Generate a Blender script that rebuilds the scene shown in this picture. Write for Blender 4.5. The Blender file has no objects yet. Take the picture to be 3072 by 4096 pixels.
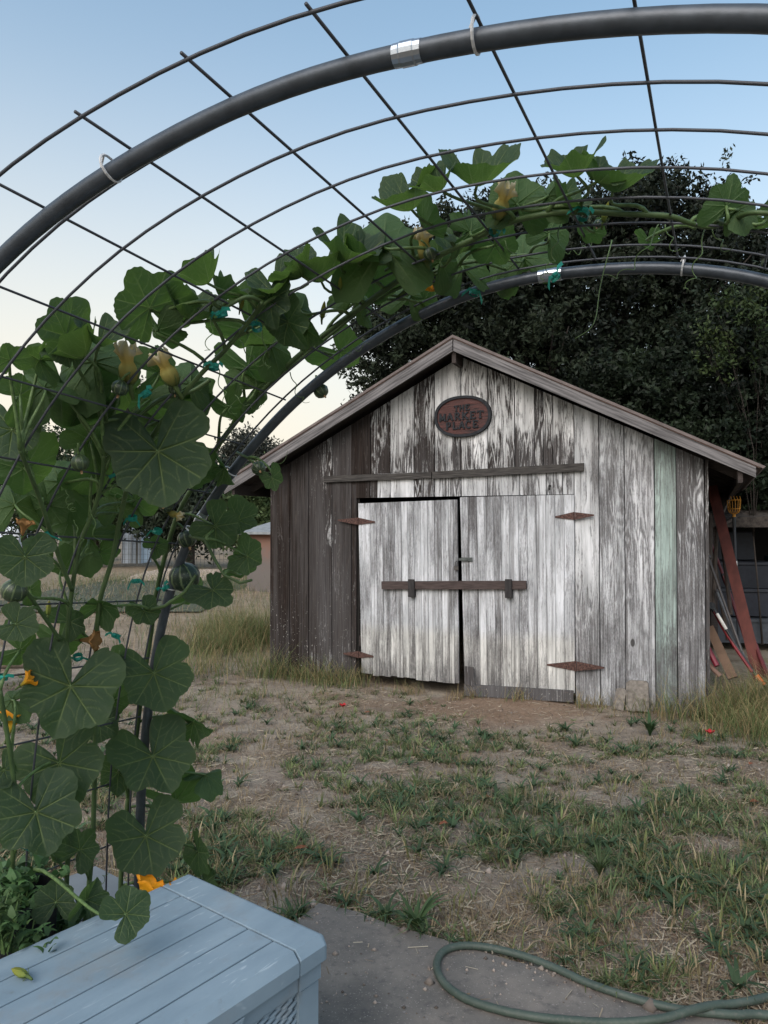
import bpy, math, random
import numpy as np
from mathutils import Vector, Matrix
rnd = random.Random(7)
rng = np.random.default_rng(11)
SC = bpy.context.scene
COL = SC.collection
R_ = math.radians

# ---------------------------------------------------------------- camera model (also used to read distances)
F, H, YH = 740.0, 1.6, 528.0
PIT = math.atan((YH - 512) / F)
CAM = np.array([0.0, 0.0, H])

def ray(x, y):
    d = ((x - 384) / F, 1.0, -(y - 512) / F)
    c, s = math.cos(PIT), math.sin(PIT)
    return np.array([d[0], d[1] * c - d[2] * s, d[1] * s + d[2] * c])

def at(x, y, depth):
    return CAM + ray(x, y) * depth

def onground(x, y, z=0.0):
    r = ray(x, y)
    return CAM + r * ((z - H) / r[2])

def project(P):
    v = np.asarray(P) - CAM
    c, s = math.cos(PIT), math.sin(PIT)
    yy = v[..., 1] * c + v[..., 2] * s
    zz = -v[..., 1] * s + v[..., 2] * c
    return np.stack([384 + F * v[..., 0] / yy, 512 - F * zz / yy, yy], -1)

# ---------------------------------------------------------------- tagging
def tag(o, label=None, cat=None, group=None, kind=None):
    if label: o['label'] = label
    if cat: o['category'] = cat
    if group: o['group'] = group
    if kind: o['kind'] = kind
    return o

def empty(name, loc, rz=0.0, **k):
    o = bpy.data.objects.new(name, None)
    COL.objects.link(o)
    o.location = loc
    o.rotation_euler = (0, 0, rz)
    o.empty_display_size = 0.1
    return tag(o, **k)

# ---------------------------------------------------------------- mesh builder
class MB:
    def __init__(s):
        s.v, s.f, s.a = [], [], {}
        s.cur = {}
    def set(s, **k):
        s.cur.update(k)
    def addv(s, vs):
        n = len(s.v)
        s.v.extend([tuple(map(float, p)) for p in vs])
        for k, val in s.cur.items():
            s.a.setdefault(k, {})
            for i in range(n, len(s.v)): s.a[k][i] = val
        return n
    def face(s, idx): s.f.append(tuple(idx))
    def box(s, lo, hi, M=None, bev=0.0):
        x0, y0, z0 = lo; x1, y1, z1 = hi
        if bev > 0:
            b = bev
            pts = []
            for z, k in ((z0, b), (z0 + b, 0), (z1 - b, 0), (z1, b)):
                pts += [(x0 + k, y0 + k + 0, z), (x1 - k, y0 + k, z), (x1 - k, y1 - k, z), (x0 + k, y1 - k, z)]
            fs = [(3, 2, 1, 0), (12, 13, 14, 15)]
            for r in range(3):
                for i in range(4):
                    j = (i + 1) % 4
                    fs.append((r * 4 + i, r * 4 + j, r * 4 + 4 + j, r * 4 + 4 + i))
        else:
            pts = [(x0, y0, z0), (x1, y0, z0), (x1, y1, z0), (x0, y1, z0), (x0, y0, z1), (x1, y0, z1), (x1, y1, z1), (x0, y1, z1)]
            fs = [(3, 2, 1, 0), (4, 5, 6, 7), (0, 1, 5, 4), (1, 2, 6, 5), (2, 3, 7, 6), (3, 0, 4, 7)]
        if M is not None: pts = [M @ Vector(p) for p in pts]
        n = s.addv(pts)
        for f in fs: s.face([n + i for i in f])
    def bar(s, p, q, w, t, up=(0, 0, 1), bev=0.0):
        p, q = Vector(p), Vector(q)
        d = (q - p); L = d.length; d.normalize()
        a = d.cross(Vector(up)); a.normalize(); b = a.cross(d)
        M = Matrix((( a.x, b.x, d.x, p.x), (a.y, b.y, d.y, p.y), (a.z, b.z, d.z, p.z), (0, 0, 0, 1)))
        s.box((-w / 2, -t / 2, 0), (w / 2, t / 2, L), M, bev)
    def tube(s, pts, rad, n=8, cap=True, squash=None):
        pts = [Vector(p) for p in pts]
        m = len(pts)
        rad = [rad] * m if not hasattr(rad, '__len__') else list(rad)
        up = None; base = []
        for i in range(m):
            d = pts[min(i + 1, m - 1)] - pts[max(i - 1, 0)]
            if d.length < 1e-9: d = Vector((0, 0, 1))
            d.normalize()
            if up is None:
                up = d.orthogonal().normalized()
            up = up - d * up.dot(d)
            if up.length < 1e-6: up = d.orthogonal()
            up.normalize(); sd = d.cross(up)
            ring = []
            for k in range(n):
                a = 2 * math.pi * k / n
                ring.append(pts[i] + (up * math.cos(a) + sd * math.sin(a)) * rad[i])
            base.append(s.addv(ring))
        for i in range(m - 1):
            for k in range(n):
                j = (k + 1) % n
                s.face((base[i] + k, base[i] + j, base[i + 1] + j, base[i + 1] + k))
        if cap:
            s.face([base[0] + k for k in range(n)][::-1])
            s.face([base[-1] + k for k in range(n)])
    def lathe(s, prof, n=16, M=None, mod=None):
        base = []
        for (r, z) in prof:
            ring = []
            for k in range(n):
                a = 2 * math.pi * k / n
                rr = r * (mod(a, z) if mod else 1)
                p = Vector((rr * math.cos(a), rr * math.sin(a), z))
                ring.append(M @ p if M is not None else p)
            base.append(s.addv(ring))
        for i in range(len(prof) - 1):
            for k in range(n):
                j = (k + 1) % n
                s.face((base[i] + k, base[i] + j, base[i + 1] + j, base[i + 1] + k))
        s.face([base[0] + k for k in range(n)][::-1]); s.face([base[-1] + k for k in range(n)])
    def prism(s, poly, d0, d1, fn):
        """poly of (u,v) swept from depth d0 to d1; fn(u,v,d)->point"""
        n = len(poly)
        a = s.addv([fn(u, v, d0) for u, v in poly]); b = s.addv([fn(u, v, d1) for u, v in poly])
        s.face([a + i for i in range(n)]); s.face([b + i for i in range(n)][::-1])
        for i in range(n):
            j = (i + 1) % n
            s.face((a + i, b + i, b + j, a + j))
    def build(s, name, mat, parent=None, smooth=False, local=False):
        me = bpy.data.meshes.new(name)
        me.from_pydata(s.v, [], s.f)
        for k, d in s.a.items():
            first = next(iter(d.values()))
            if hasattr(first, '__len__'):
                at_ = me.attributes.new(k, 'FLOAT_COLOR', 'POINT')
                arr = np.zeros((len(s.v), 4), np.float32); arr[:, 3] = 1
                for i, val in d.items(): arr[i, :3] = val
                at_.data.foreach_set('color', arr.ravel())
            else:
                at_ = me.attributes.new(k, 'FLOAT', 'POINT')
                arr = np.zeros(len(s.v), np.float32)
                for i, val in d.items(): arr[i] = val
                at_.data.foreach_set('value', arr)
        fixn(me)
        if smooth: me.polygons.foreach_set('use_smooth', [True] * len(me.polygons))
        me.materials.append(mat)
        o = bpy.data.objects.new(name, me)
        COL.objects.link(o)
        if parent is not None: o.parent = parent
        return o

def fixn(me):
    import bmesh
    bm = bmesh.new(); bm.from_mesh(me)
    bmesh.ops.recalc_face_normals(bm, faces=bm.faces)
    bm.to_mesh(me); bm.free()

def array_mesh(name, V, Fq, mat, attrs=None, parent=None, smooth=False):
    """big meshes from numpy arrays: V (n,3), Fq (m,4) quads"""
    me = bpy.data.meshes.new(name)
    me.vertices.add(len(V)); me.vertices.foreach_set('co', np.ascontiguousarray(V, np.float32).ravel())
    m, k = Fq.shape
    me.loops.add(m * k); me.loops.foreach_set('vertex_index', np.ascontiguousarray(Fq, np.int32).ravel())
    me.polygons.add(m)
    me.polygons.foreach_set('loop_start', np.arange(0, m * k, k, dtype=np.int32))
    me.update(calc_edges=True)
    for kk, a in (attrs or {}).items():
        a = np.asarray(a, np.float32)
        if a.ndim == 2:
            t = me.attributes.new(kk, 'FLOAT_COLOR', 'POINT')
            t.data.foreach_set('color', np.ascontiguousarray(np.concatenate([a, np.ones((len(a), 1), np.float32)], 1)).ravel())
        else:
            t = me.attributes.new(kk, 'FLOAT', 'POINT'); t.data.foreach_set('value', a)
    if smooth: me.polygons.foreach_set('use_smooth', np.ones(m, bool))
    me.materials.append(mat)
    o = bpy.data.objects.new(name, me); COL.objects.link(o)
    if parent is not None: o.parent = parent
    return o

# ---------------------------------------------------------------- numpy noise
def _h(ix, iy, sd):
    n = (ix.astype(np.int64) * 374761393 + iy.astype(np.int64) * 668265263 + sd * 974634777) & 0x7fffffff
    n = ((n ^ (n >> 13)) * 1274126177) & 0x7fffffff
    return ((n ^ (n >> 16)) & 0xffff) / 65535.0
def vnoise(x, y, sd=0):
    x = np.asarray(x, float); y = np.asarray(y, float)
    ix, iy = np.floor(x), np.floor(y); fx, fy = x - ix, y - iy
    fx = fx * fx * (3 - 2 * fx); fy = fy * fy * (3 - 2 * fy)
    a, b, c, d = _h(ix, iy, sd), _h(ix + 1, iy, sd), _h(ix, iy + 1, sd), _h(ix + 1, iy + 1, sd)
    return (a * (1 - fx) + b * fx) * (1 - fy) + (c * (1 - fx) + d * fx) * fy
def fbm(x, y, sd=0, o=4):
    t = 0; a = .5; f = 1; n = 0
    for i in range(o):
        t = t + a * vnoise(x * f, y * f, sd + i); n += a; a *= .5; f *= 2.03
    return t / n
def sstep(a, b, x):
    t = np.clip((np.asarray(x, float) - a) / (b - a), 0, 1)
    return t * t * (3 - 2 * t)

# ---------------------------------------------------------------- materials
def newmat(name):
    m = bpy.data.materials.new(name); m.use_nodes = True
    nt = m.node_tree
    return m, nt, nt.nodes['Principled BSDF'], nt.nodes, nt.links

class NT:
    """tiny node helper"""
    def __init__(s, m):
        s.m = m; s.nt = m.node_tree; s.n = s.nt.nodes; s.l = s.nt.links
        s.bsdf = s.n['Principled BSDF']; s.out = s.n['Material Output']
    def lk(s, a, b): s.l.new(a, b)
    def attr(s, name, out='Fac'):
        x = s.n.new('ShaderNodeAttribute'); x.attribute_name = name; return x.outputs[out]
    def obj(s): return s.n.new('ShaderNodeTexCoord').outputs['Object']
    def rand(s): return s.n.new('ShaderNodeObjectInfo').outputs['Random']
    def mapping(s, vec, scale=(1, 1, 1), loc=(0, 0, 0)):
        x = s.n.new('ShaderNodeMapping'); s.lk(vec, x.inputs['Vector'])
        x.inputs['Scale'].default_value = scale; x.inputs['Location'].default_value = loc
        return x.outputs[0]
    def noise(s, vec, scale=5, detail=4, rough=.55, dist=0, out='Fac'):
        x = s.n.new('ShaderNodeTexNoise')
        if vec is not None: s.lk(vec, x.inputs['Vector'])
        x.inputs['Scale'].default_value = scale; x.inputs['Detail'].default_value = detail
        x.inputs['Roughness'].default_value = rough; x.inputs['Distortion'].default_value = dist
        return x.outputs[out]
    def math(s, op, a, b=None, c=None, clamp=False):
        x = s.n.new('ShaderNodeMath'); x.operation = op; x.use_clamp = clamp
        for i, v in enumerate((a, b, c)):
            if v is None: continue
            if isinstance(v, (int, float)): x.inputs[i].default_value = v
            else: s.lk(v, x.inputs[i])
        return x.outputs[0]
    def vmath(s, op, a, b):
        x = s.n.new('ShaderNodeVectorMath'); x.operation = op
        for i, v in enumerate((a, b)):
            if isinstance(v, (tuple, list)): x.inputs[i].default_value = v
            else: s.lk(v, x.inputs[i])
        return x.outputs[0]
    def comb(s, x, y, z):
        n = s.n.new('ShaderNodeCombineXYZ')
        for i, v in enumerate((x, y, z)):
            if isinstance(v, (int, float)): n.inputs[i].default_value = v
            else: s.lk(v, n.inputs[i])
        return n.outputs[0]
    def step(s, v, lo, hi):
        x = s.n.new('ShaderNodeMapRange'); x.interpolation_type = 'SMOOTHSTEP'
        for k, val in (('Value', v), ('From Min', lo), ('From Max', hi)):
            if isinstance(val, (int, float)): x.inputs[k].default_value = val
            else: s.lk(val, x.inputs[k])
        return x.outputs['Result']
    def mix(s, fac, a, b, mode='MIX'):
        x = s.n.new('ShaderNodeMix'); x.data_type = 'RGBA'; x.blend_type = mode
        for k, v in ((0, fac), (6, a), (7, b)):
            if isinstance(v, (int, float)): x.inputs[k].default_value = v
            elif isinstance(v, (tuple, list)): x.inputs[k].default_value = (*v[:3], 1)
            else: s.lk(v, x.inputs[k])
        return x.outputs[2]
    def ramp(s, fac, stops):
        x = s.n.new('ShaderNodeValToRGB'); s.lk(fac, x.inputs[0])
        e = x.color_ramp.elements
        while len(e) > len(stops): e.remove(e[-1])
        while len(e) < len(stops): e.new(.5)
        for i, (p, c) in enumerate(stops):
            e[i].position = p; e[i].color = (*c, 1)
        return x.outputs[0]
    def bump(s, h, strength=.3, dist=.01):
        x = s.n.new('ShaderNodeBump'); s.lk(h, x.inputs['Height'])
        x.inputs['Strength'].default_value = strength; x.inputs['Distance'].default_value = dist
        s.lk(x.outputs[0], s.bsdf.inputs['Normal'])
    def color(s, c): s.lk(c, s.bsdf.inputs['Base Color'])
    def rough(s, r):
        if isinstance(r, (int, float)): s.bsdf.inputs['Roughness'].default_value = r
        else: s.lk(r, s.bsdf.inputs['Roughness'])

def simple(name, c, rough=.6, metal=0., var=.25, scale=12, bump=.15, c2=None, spec=.35, stretch=(1, 1, 1), rot=0.0):
    m = bpy.data.materials.new(name); m.use_nodes = True; t = NT(m)
    v0 = t.obj()
    if rot:
        v0 = t.mapping(v0); v0.node.inputs['Rotation'].default_value = (0, rot, 0)
    v = t.mapping(v0, stretch)
    n = t.noise(v, scale, 5, .6)
    lo = tuple(x * (1 - var) for x in c); hi = tuple(min(1, x * (1 + var)) for x in (c2 or c))
    t.color(t.ramp(n, [(.3, lo), (.7, hi)]))
    t.rough(rough); t.bsdf.inputs['Metallic'].default_value = metal
    t.bsdf.inputs['Specular IOR Level'].default_value = spec
    if bump: t.bump(t.noise(v, scale * 4, 4, .6), bump, .004)
    return m

def attr_mat(name, rough=.75, transl=0.0, spec=.2):
    """colour read from the 'col' attribute of each blade / leaf"""
    m = bpy.data.materials.new(name); m.use_nodes = True; t = NT(m)
    c = t.attr('col', 'Color'); t.color(c); t.rough(rough)
    t.bsdf.inputs['Specular IOR Level'].default_value = spec
    if transl > 0:
        tr = t.n.new('ShaderNodeBsdfTranslucent'); t.lk(c, tr.inputs['Color'])
        mx = t.n.new('ShaderNodeMixShader'); mx.inputs[0].default_value = transl
        t.lk(t.bsdf.outputs[0], mx.inputs[1]); t.lk(tr.outputs[0], mx.inputs[2]); t.lk(mx.outputs[0], t.out.inputs[0])
    return m

def wood_paint():
    m = bpy.data.materials.new('weathered_boards'); m.use_nodes = True; t = NT(m)
    seed, paint, tone = t.attr('seed'), t.attr('paint'), t.attr('tone')
    tint = t.attr('tint', 'Color')
    off = t.comb(t.math('MULTIPLY', seed, 13.7), t.math('MULTIPLY', seed, 5.1), t.math('MULTIPLY', seed, 31.3))
    v = t.vmath('ADD', t.obj(), off)
    # cathedral growth rings
    wob = t.noise(t.mapping(v, (5.5, 1, .55)), 1.0, 3, .5)
    rings = t.math('SINE', t.math('MULTIPLY', wob, 130.0))
    fine = t.noise(t.mapping(v, (160, 40, 2.2)), 1.0, 4, .65)
    med = t.noise(t.mapping(v, (26, 10, .9)), 1.0, 5, .7)
    blot = t.noise(t.mapping(v, (9, 5, 2.2)), 1.0, 6, .68)
    speck = t.noise(t.mapping(v, (110, 60, 34)), 1.0, 5, .68)
    # bare wood
    brown = t.ramp(fine, [(.25, (.009, .0070, .0062)), (.5, (.021, .0160, .0138)), (.8, (.042, .0345, .0305))])
    grey = t.ramp(fine, [(.25, (.045, .043, .043)), (.5, (.115, .113, .115)), (.8, (.23, .227, .232))])
    bare = t.mix(t.math('ADD', tone, t.math('MULTIPLY', t.math('SUBTRACT', t.noise(t.mapping(v, (6, 2, .7)), 1.0, 4, .6), .5), 1.1), clamp=True), brown, grey)
    vo = t.n.new('ShaderNodeTexVoronoi'); t.lk(t.mapping(v, (3.4, 1.0, 1.7)), vo.inputs['Vector']); vo.inputs['Scale'].default_value = 1.0
    kr = t.n.new('ShaderNodeSeparateColor'); t.lk(vo.outputs['Color'], kr.inputs[0])
    knot = t.math('MULTIPLY', t.step(vo.outputs['Distance'], .085, .055), t.math('GREATER_THAN', kr.outputs[0], .45))
    halo = t.math('MULTIPLY', t.math('MULTIPLY', t.step(vo.outputs['Distance'], .15, .09), t.math('GREATER_THAN', kr.outputs[0], .45)), .45)
    bare = t.mix(halo, bare, (.09, .085, .085))
    bare = t.mix(t.math('MULTIPLY', t.step(med, .52, .72), t.math('SUBTRACT', 1.0, t.math('MULTIPLY', tone, .6))), bare, (.030, .021, .017), 'MIX')
    # chalky paint: patches that thin out along the grain
    k = t.math('ADD', t.math('MULTIPLY', t.math('SUBTRACT', blot, .5), 1.0), t.math('MULTIPLY', t.math('SUBTRACT', med, .5), .9))
    k = t.math('ADD', k, t.math('MULTIPLY', t.math('SUBTRACT', paint, .5), 1.15))
    wide = t.noise(t.mapping(v, (3.0, 1.0, 1.1)), 1.0, 3, .55)
    k = t.math('ADD', k, t.math('MULTIPLY', t.math('SUBTRACT', wide, .52), 1.5))
    e = t.math('ADD', t.math('MULTIPLY', t.math('SUBTRACT', fine, .5), .85), t.math('MULTIPLY', t.math('SUBTRACT', speck, .5), .85))
    e0 = e
    e = t.math('ADD', e0, t.math('MULTIPLY', rings, .22))
    m1 = t.step(t.math('ADD', k, e), -.16, .42)
    soft = t.attr('soft')
    m2 = t.step(t.math('ADD', t.math('MULTIPLY', k, .9), t.math('ADD', t.math('MULTIPLY', e0, .95), t.math('MULTIPLY', rings, .05))), -.55, .48)
    mm = t.n.new('ShaderNodeMix'); t.lk(soft, mm.inputs[0]); t.lk(m1, mm.inputs[2]); t.lk(m2, mm.inputs[3]); mask = mm.outputs[0]
    pc = t.mix(t.step(t.noise(t.mapping(v, (7, 5, 1.2)), 1, 5, .6), .35, .7), (.40, .405, .40), (.70, .705, .70))
    pc = t.mix(1.0, pc, tint, 'MULTIPLY')
    c = t.mix(mask, bare, pc)
    streak = t.step(t.noise(t.mapping(v, (34, 12, .55)), 1, 5, .65), .47, .68)
    c = t.mix(t.math('MULTIPLY', streak, .58), c, (.075, .069, .066))
    sz = t.n.new('ShaderNodeSeparateXYZ'); t.lk(t.obj(), sz.inputs[0])
    fl = t.math('MULTIPLY', t.step(t.noise(t.mapping(v, (75, 30, 30)), 1, 2, .5), .69, .72), t.step(sz.outputs['Z'], 1.15, .2))
    c = t.mix(t.math('MULTIPLY', fl, t.step(paint, .25, .1)), c, (.42, .41, .38))
    c = t.mix(t.math('MULTIPLY', t.step(med, .60, .68), t.math('MULTIPLY', tone, .0)), c, (.2, .2, .2))
    dirt = t.step(t.noise(t.mapping(v, (45, 20, 5)), 1, 6, .7), .56, .72)
    c = t.mix(t.math('MULTIPLY', dirt, .72), c, (.085, .072, .064))
    c = t.mix(t.math('MULTIPLY', knot, .8), c, (.018, .014, .012))
    t.color(c); t.rough(.9); t.bsdf.inputs['Specular IOR Level'].default_value = .08
    t.bump(t.math('ADD', t.math('ADD', t.math('MULTIPLY', rings, .18), fine), t.math('MULTIPLY', mask, 1.1)), .7, .005)
    return m

M_BOARD = wood_paint()
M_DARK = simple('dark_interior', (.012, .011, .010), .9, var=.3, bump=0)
M_RUST = simple('rusty_iron', (.020, .008, .0065), .8, var=.55, scale=60, bump=.5, c2=(.085, .045, .036))
M_FASCIA = simple('grey_fascia_wood', (.17, .158, .155), .85, var=.45, scale=2.2, bump=.5, stretch=(1.2, 12, 24), c2=(.25, .235, .23))
M_OLDWOOD = simple('old_dark_wood', (.038, .030, .027), .85, var=.5, scale=3, bump=.5, stretch=(3, 20, 30))
M_BARWOOD = simple('brown_bar_wood', (.040, .027, .024), .8, var=.4, scale=3, bump=.5, stretch=(2.5, 20, 40), c2=(.062, .046, .042))
M_ROOF = simple('roof_sheet', (.13, .105, .098), .7, var=.3, scale=6)
M_ROOFBROWN = simple('roof_edge_brown', (.085, .052, .040), .75, var=.3, scale=14)
M_STEEL = simple('dull_steel', (.33, .34, .36), .35, metal=.9, var=.15, bump=.05)
M_TUBE = simple('dark_grey_conduit', (.055, .066, .078), .42, metal=.35, var=.25, scale=30, bump=.08, spec=.5)
M_SLEEVE = simple('galvanised_sleeve', (.42, .46, .50), .28, metal=.95, var=.1, bump=.03)
M_WIRE = simple('grey_wire', (.060, .065, .074), .55, metal=.3, var=.12, scale=8, bump=0)
M_TIE = simple('aqua_green_tape', (.012, .20, .15), .45, var=.25, scale=40, bump=.1)
M_ZIP = simple('pale_cable_tie', (.55, .56, .56), .4, var=.1, bump=0)
# ================================================================ SKY, SUN, CAMERA
W_ = bpy.data.worlds.new('World'); SC.world = W_; W_.use_nodes = True
wn = W_.node_tree
bg = wn.nodes['Background']
sky = wn.nodes.new('ShaderNodeTexSky'); sky.sky_type = 'NISHITA'; sky.sun_disc = False
SUN_EL, SUN_AZ = 38.0, 205.0            # azimuth clockwise from +Y: behind and a little left of the camera
sky.sun_elevation = R_(SUN_EL); sky.sun_rotation = R_(SUN_AZ)
sky.altitude = 0; sky.air_density = 1.0; sky.dust_density = 2.0; sky.ozone_density = 1.0
hs = wn.nodes.new('ShaderNodeHueSaturation'); hs.inputs['Hue'].default_value = .482; hs.inputs['Saturation'].default_value = 1.02; hs.inputs['Value'].default_value = 1.0
wn.links.new(sky.outputs[0], hs.inputs['Color']); 
# evening haze: pale towards the horizon, creamy on the left where the light fades
tc = wn.nodes.new('ShaderNodeTexCoord'); sp3 = wn.nodes.new('ShaderNodeSeparateXYZ'); wn.links.new(tc.outputs['Generated'], sp3.inputs[0])
def wmap(src, a, b, c, d):
    x = wn.nodes.new('ShaderNodeMapRange'); x.interpolation_type = 'SMOOTHSTEP'; wn.links.new(src, x.inputs['Value'])
    for k, v_ in zip(('From Min', 'From Max', 'To Min', 'To Max'), (a, b, c, d)): x.inputs[k].default_value = v_
    return x.outputs['Result']
def wmix(f, a, b):
    x = wn.nodes.new('ShaderNodeMix'); x.data_type = 'RGBA'; wn.links.new(f, x.inputs[0])
    for k, v_ in ((6, a), (7, b)):
        if isinstance(v_, tuple): x.inputs[k].default_value = (*v_, 1)
        else: wn.links.new(v_, x.inputs[k])
    return x.outputs[2]
hz = wmix(wmap(sp3.outputs['X'], -.25, .30, 0, 1), (3.95, 3.55, 2.85), (3.15, 3.32, 3.30))
wn.links.new(wmix(wmap(sp3.outputs['Z'], .06, .62, .95, .08), hs.outputs[0], hz), bg.inputs[0]); bg.inputs[1].default_value = 0.137
sl = bpy.data.lights.new('sun', 'SUN'); sl.energy = 0.95; sl.angle = R_(50); sl.color = (1.0, .98, .95)
so = bpy.data.objects.new('sun', sl); COL.objects.link(so)
sd = Vector((math.sin(R_(SUN_AZ)) * math.cos(R_(SUN_EL)), math.cos(R_(SUN_AZ)) * math.cos(R_(SUN_EL)), math.sin(R_(SUN_EL))))
so.rotation_euler = sd.to_track_quat('Z', 'Y').to_euler(); so.location = sd * 30

cd = bpy.data.cameras.new('camera'); cam = bpy.data.objects.new('camera', cd); COL.objects.link(cam)
cd.sensor_fit = 'VERTICAL'; cd.sensor_height = 36.0; cd.lens = F / 1024 * 36.0
cd.clip_start = .05; cd.clip_end = 2000
cam.location = CAM; cam.rotation_euler = (math.pi / 2 + PIT, 0, 0)
SC.camera = cam
vs = SC.view_settings; vs.view_transform = 'Standard'; vs.look = 'None'; vs.exposure = 0.93; vs.gamma = 1

# ================================================================ GROUND
def gz(x, y):
    x = np.asarray(x, float); y = np.asarray(y, float)
    z = -.165 * sstep(3.2, 6.8, y) + .165 * sstep(10, 18, y)
    z = z + .035 * (fbm(x * .9, y * .9, 3, 3) - .5) * sstep(2.9, 3.6, y) * (1 - .6 * sstep(9, 14, y))
    z = z + .022 * (fbm(x * 4.5, y * 4.5, 5, 3) - .5) * sstep(3.0, 3.4, y) * (1 - sstep(9, 14, y))
    z = z - .055 * np.exp(-((x - .55) / .55) ** 2 - ((y - 7.95) / .5) ** 2)
    return z
def axis_pts(lo, hi, step, far):
    a = list(np.arange(lo, hi + 1e-6, step)); s = step; p = a[-1]; q = a[0]; up = []; dn = []
    while p < far: s *= 1.35; p += s; up.append(p)
    s = step
    while q > -far: s *= 1.35; q -= s; dn.append(q)
    return np.array(dn[::-1] + a + up)
gx = axis_pts(-4.5, 5.5, .05, 600); gy = axis_pts(1.0, 11, .05, 600)
GX, GY = np.meshgrid(gx, gy)
V = np.stack([GX, GY, gz(GX, GY)], -1).reshape(-1, 3)
nx, ny = len(gx), len(gy)
i = np.arange((ny - 1) * (nx - 1)); r_, c_ = i // (nx - 1), i % (nx - 1)
q = r_ * nx + c_
FQ = np.stack([q, q + 1, q + nx + 1, q + nx], -1)
def ground_mat():
    m = bpy.data.materials.new('dry_soil'); m.use_nodes = True; t = NT(m)
    v = t.obj()
    big = t.noise(v, .9, 5, .6); mid = t.noise(v, 3.2, 6, .65); fine = t.noise(v, 38, 6, .7); sp = t.noise(v, 160, 3, .6)
    c = t.ramp(big, [(.36, (.280, .230, .180)), (.5, (.228, .190, .152)), (.64, (.262, .196, .136))])
    c = t.mix(t.step(mid, .42, .66), c, (.325, .282, .222))
    c = t.mix(t.math('MULTIPLY', t.step(t.noise(v, 2.1, 6, .7), .52, .66), .7), c, (.125, .085, .060))
    c = t.mix(t.math('MULTIPLY', t.step(t.noise(v, 1.3, 5, .65), .54, .68), .55), c, (.105, .088, .076))
    c = t.mix(t.math('MULTIPLY', t.step(fine, .48, .72), .65), c, (.075, .058, .046))
    c = t.mix(t.math('MULTIPLY', t.step(sp, .60, .72), .75), c, (.36, .32, .27))
    dd = t.n.new('ShaderNodeVectorMath'); dd.operation = 'DISTANCE'; t.lk(t.mapping(v, (1, 1.5, 0)), dd.inputs[0]); dd.inputs[1].default_value = (1.1, 7.3 * 1.5, 0)
    c = t.mix(t.math('MULTIPLY', t.step(t.math('ADD', dd.outputs['Value'], t.math('MULTIPLY', mid, .8)), 1.9, .9), .75), c, t.mix(t.step(fine, .4, .65), (.255, .170, .112), (.17, .11, .075)))
    # far field goes to dry straw
    sx = t.n.new('ShaderNodeSeparateXYZ'); t.lk(v, sx.inputs[0])
    c = t.mix(t.math('MULTIPLY', t.step(sx.outputs['Y'], 8.5, 12), .8), c, t.ramp(mid, [(.35, (.20, .155, .105)), (.65, (.30, .245, .175))]))
    t.color(c); t.rough(.95); t.bsdf.inputs['Specular IOR Level'].default_value = .1
    t.bump(t.math('ADD', t.math('ADD', mid, t.math('MULTIPLY', fine, .7)), t.math('MULTIPLY', sp, .4)), .9, .02)
    return m
tag(array_mesh('ground', V, FQ, ground_mat(), smooth=True), kind='structure', label='bare trodden soil of the yard')

# concrete slab in the foreground
def slab_mat():
    m = bpy.data.materials.new('worn_concrete'); m.use_nodes = True; t = NT(m); v = t.obj()
    a = t.noise(v, 3.5, 6, .65); b = t.noise(v, 26, 6, .7); s = t.noise(v, 150, 3, .6)
    c = t.ramp(a, [(.3, (.092, .085, .076)), (.5, (.138, .125, .110)), (.72, (.205, .180, .154))])
    c = t.mix(t.math('MULTIPLY', t.step(b, .5, .7), .55), c, (.055, .052, .052))
    c = t.mix(t.math('MULTIPLY', t.step(s, .62, .70), .8), c, (.33, .30, .27))
    # a rusty earth stain inside the hose loop
    d = t.n.new('ShaderNodeVectorMath'); d.operation = 'DISTANCE'; t.lk(t.mapping(v, (1, 1.6, 1)), d.inputs[0]); d.inputs[1].default_value = (.78, 2.62 * 1.6, 0)
    st = t.math('SUBTRACT', t.math('ADD', d.outputs['Value'], t.math('MULTIPLY', a, .35)), .20)
    c = t.mix(t.math('MULTIPLY', t.math('SUBTRACT', 1.0, t.step(st, -.02, .24)), .7), c, t.mix(t.step(b, .4, .6), (.21, .165, .125), (.085, .05, .038)))
    t.color(c); t.rough(.9); t.bump(t.math('ADD', b, t.math('MULTIPLY', s, .5)), .35, .006)
    return m
e1 = np.array([.877, -.482]); e2 = np.array([-.482, -.877]); P_ = np.array([-.272, 3.135])
def jag(a, b, n, amp, sd):
    out = []
    for k in range(n):
        u = k / n; p = a * (1 - u) + b * u; d = b - a; d = d / np.linalg.norm(d)
        out.append(p + np.array([-d[1], d[0]]) * (float(fbm(u * 14, sd, sd)) - .5) * amp * (0 if k == 0 else 1))
    return out
A_, B_, C_, D_ = P_, P_ + e1 * 2.6, P_ + e1 * 2.6 + e2 * 3.5, P_ + e2 * 3.5
poly = jag(A_, B_, 40, .05, 3) + [B_, C_, D_]
mb = MB(); mb.prism([tuple(p) for p in poly], .030, -.12, lambda u, v, d: (u, v, d))
tag(mb.build('concrete_slab', slab_mat()), kind='structure', label='worn grey concrete slab')

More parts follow.
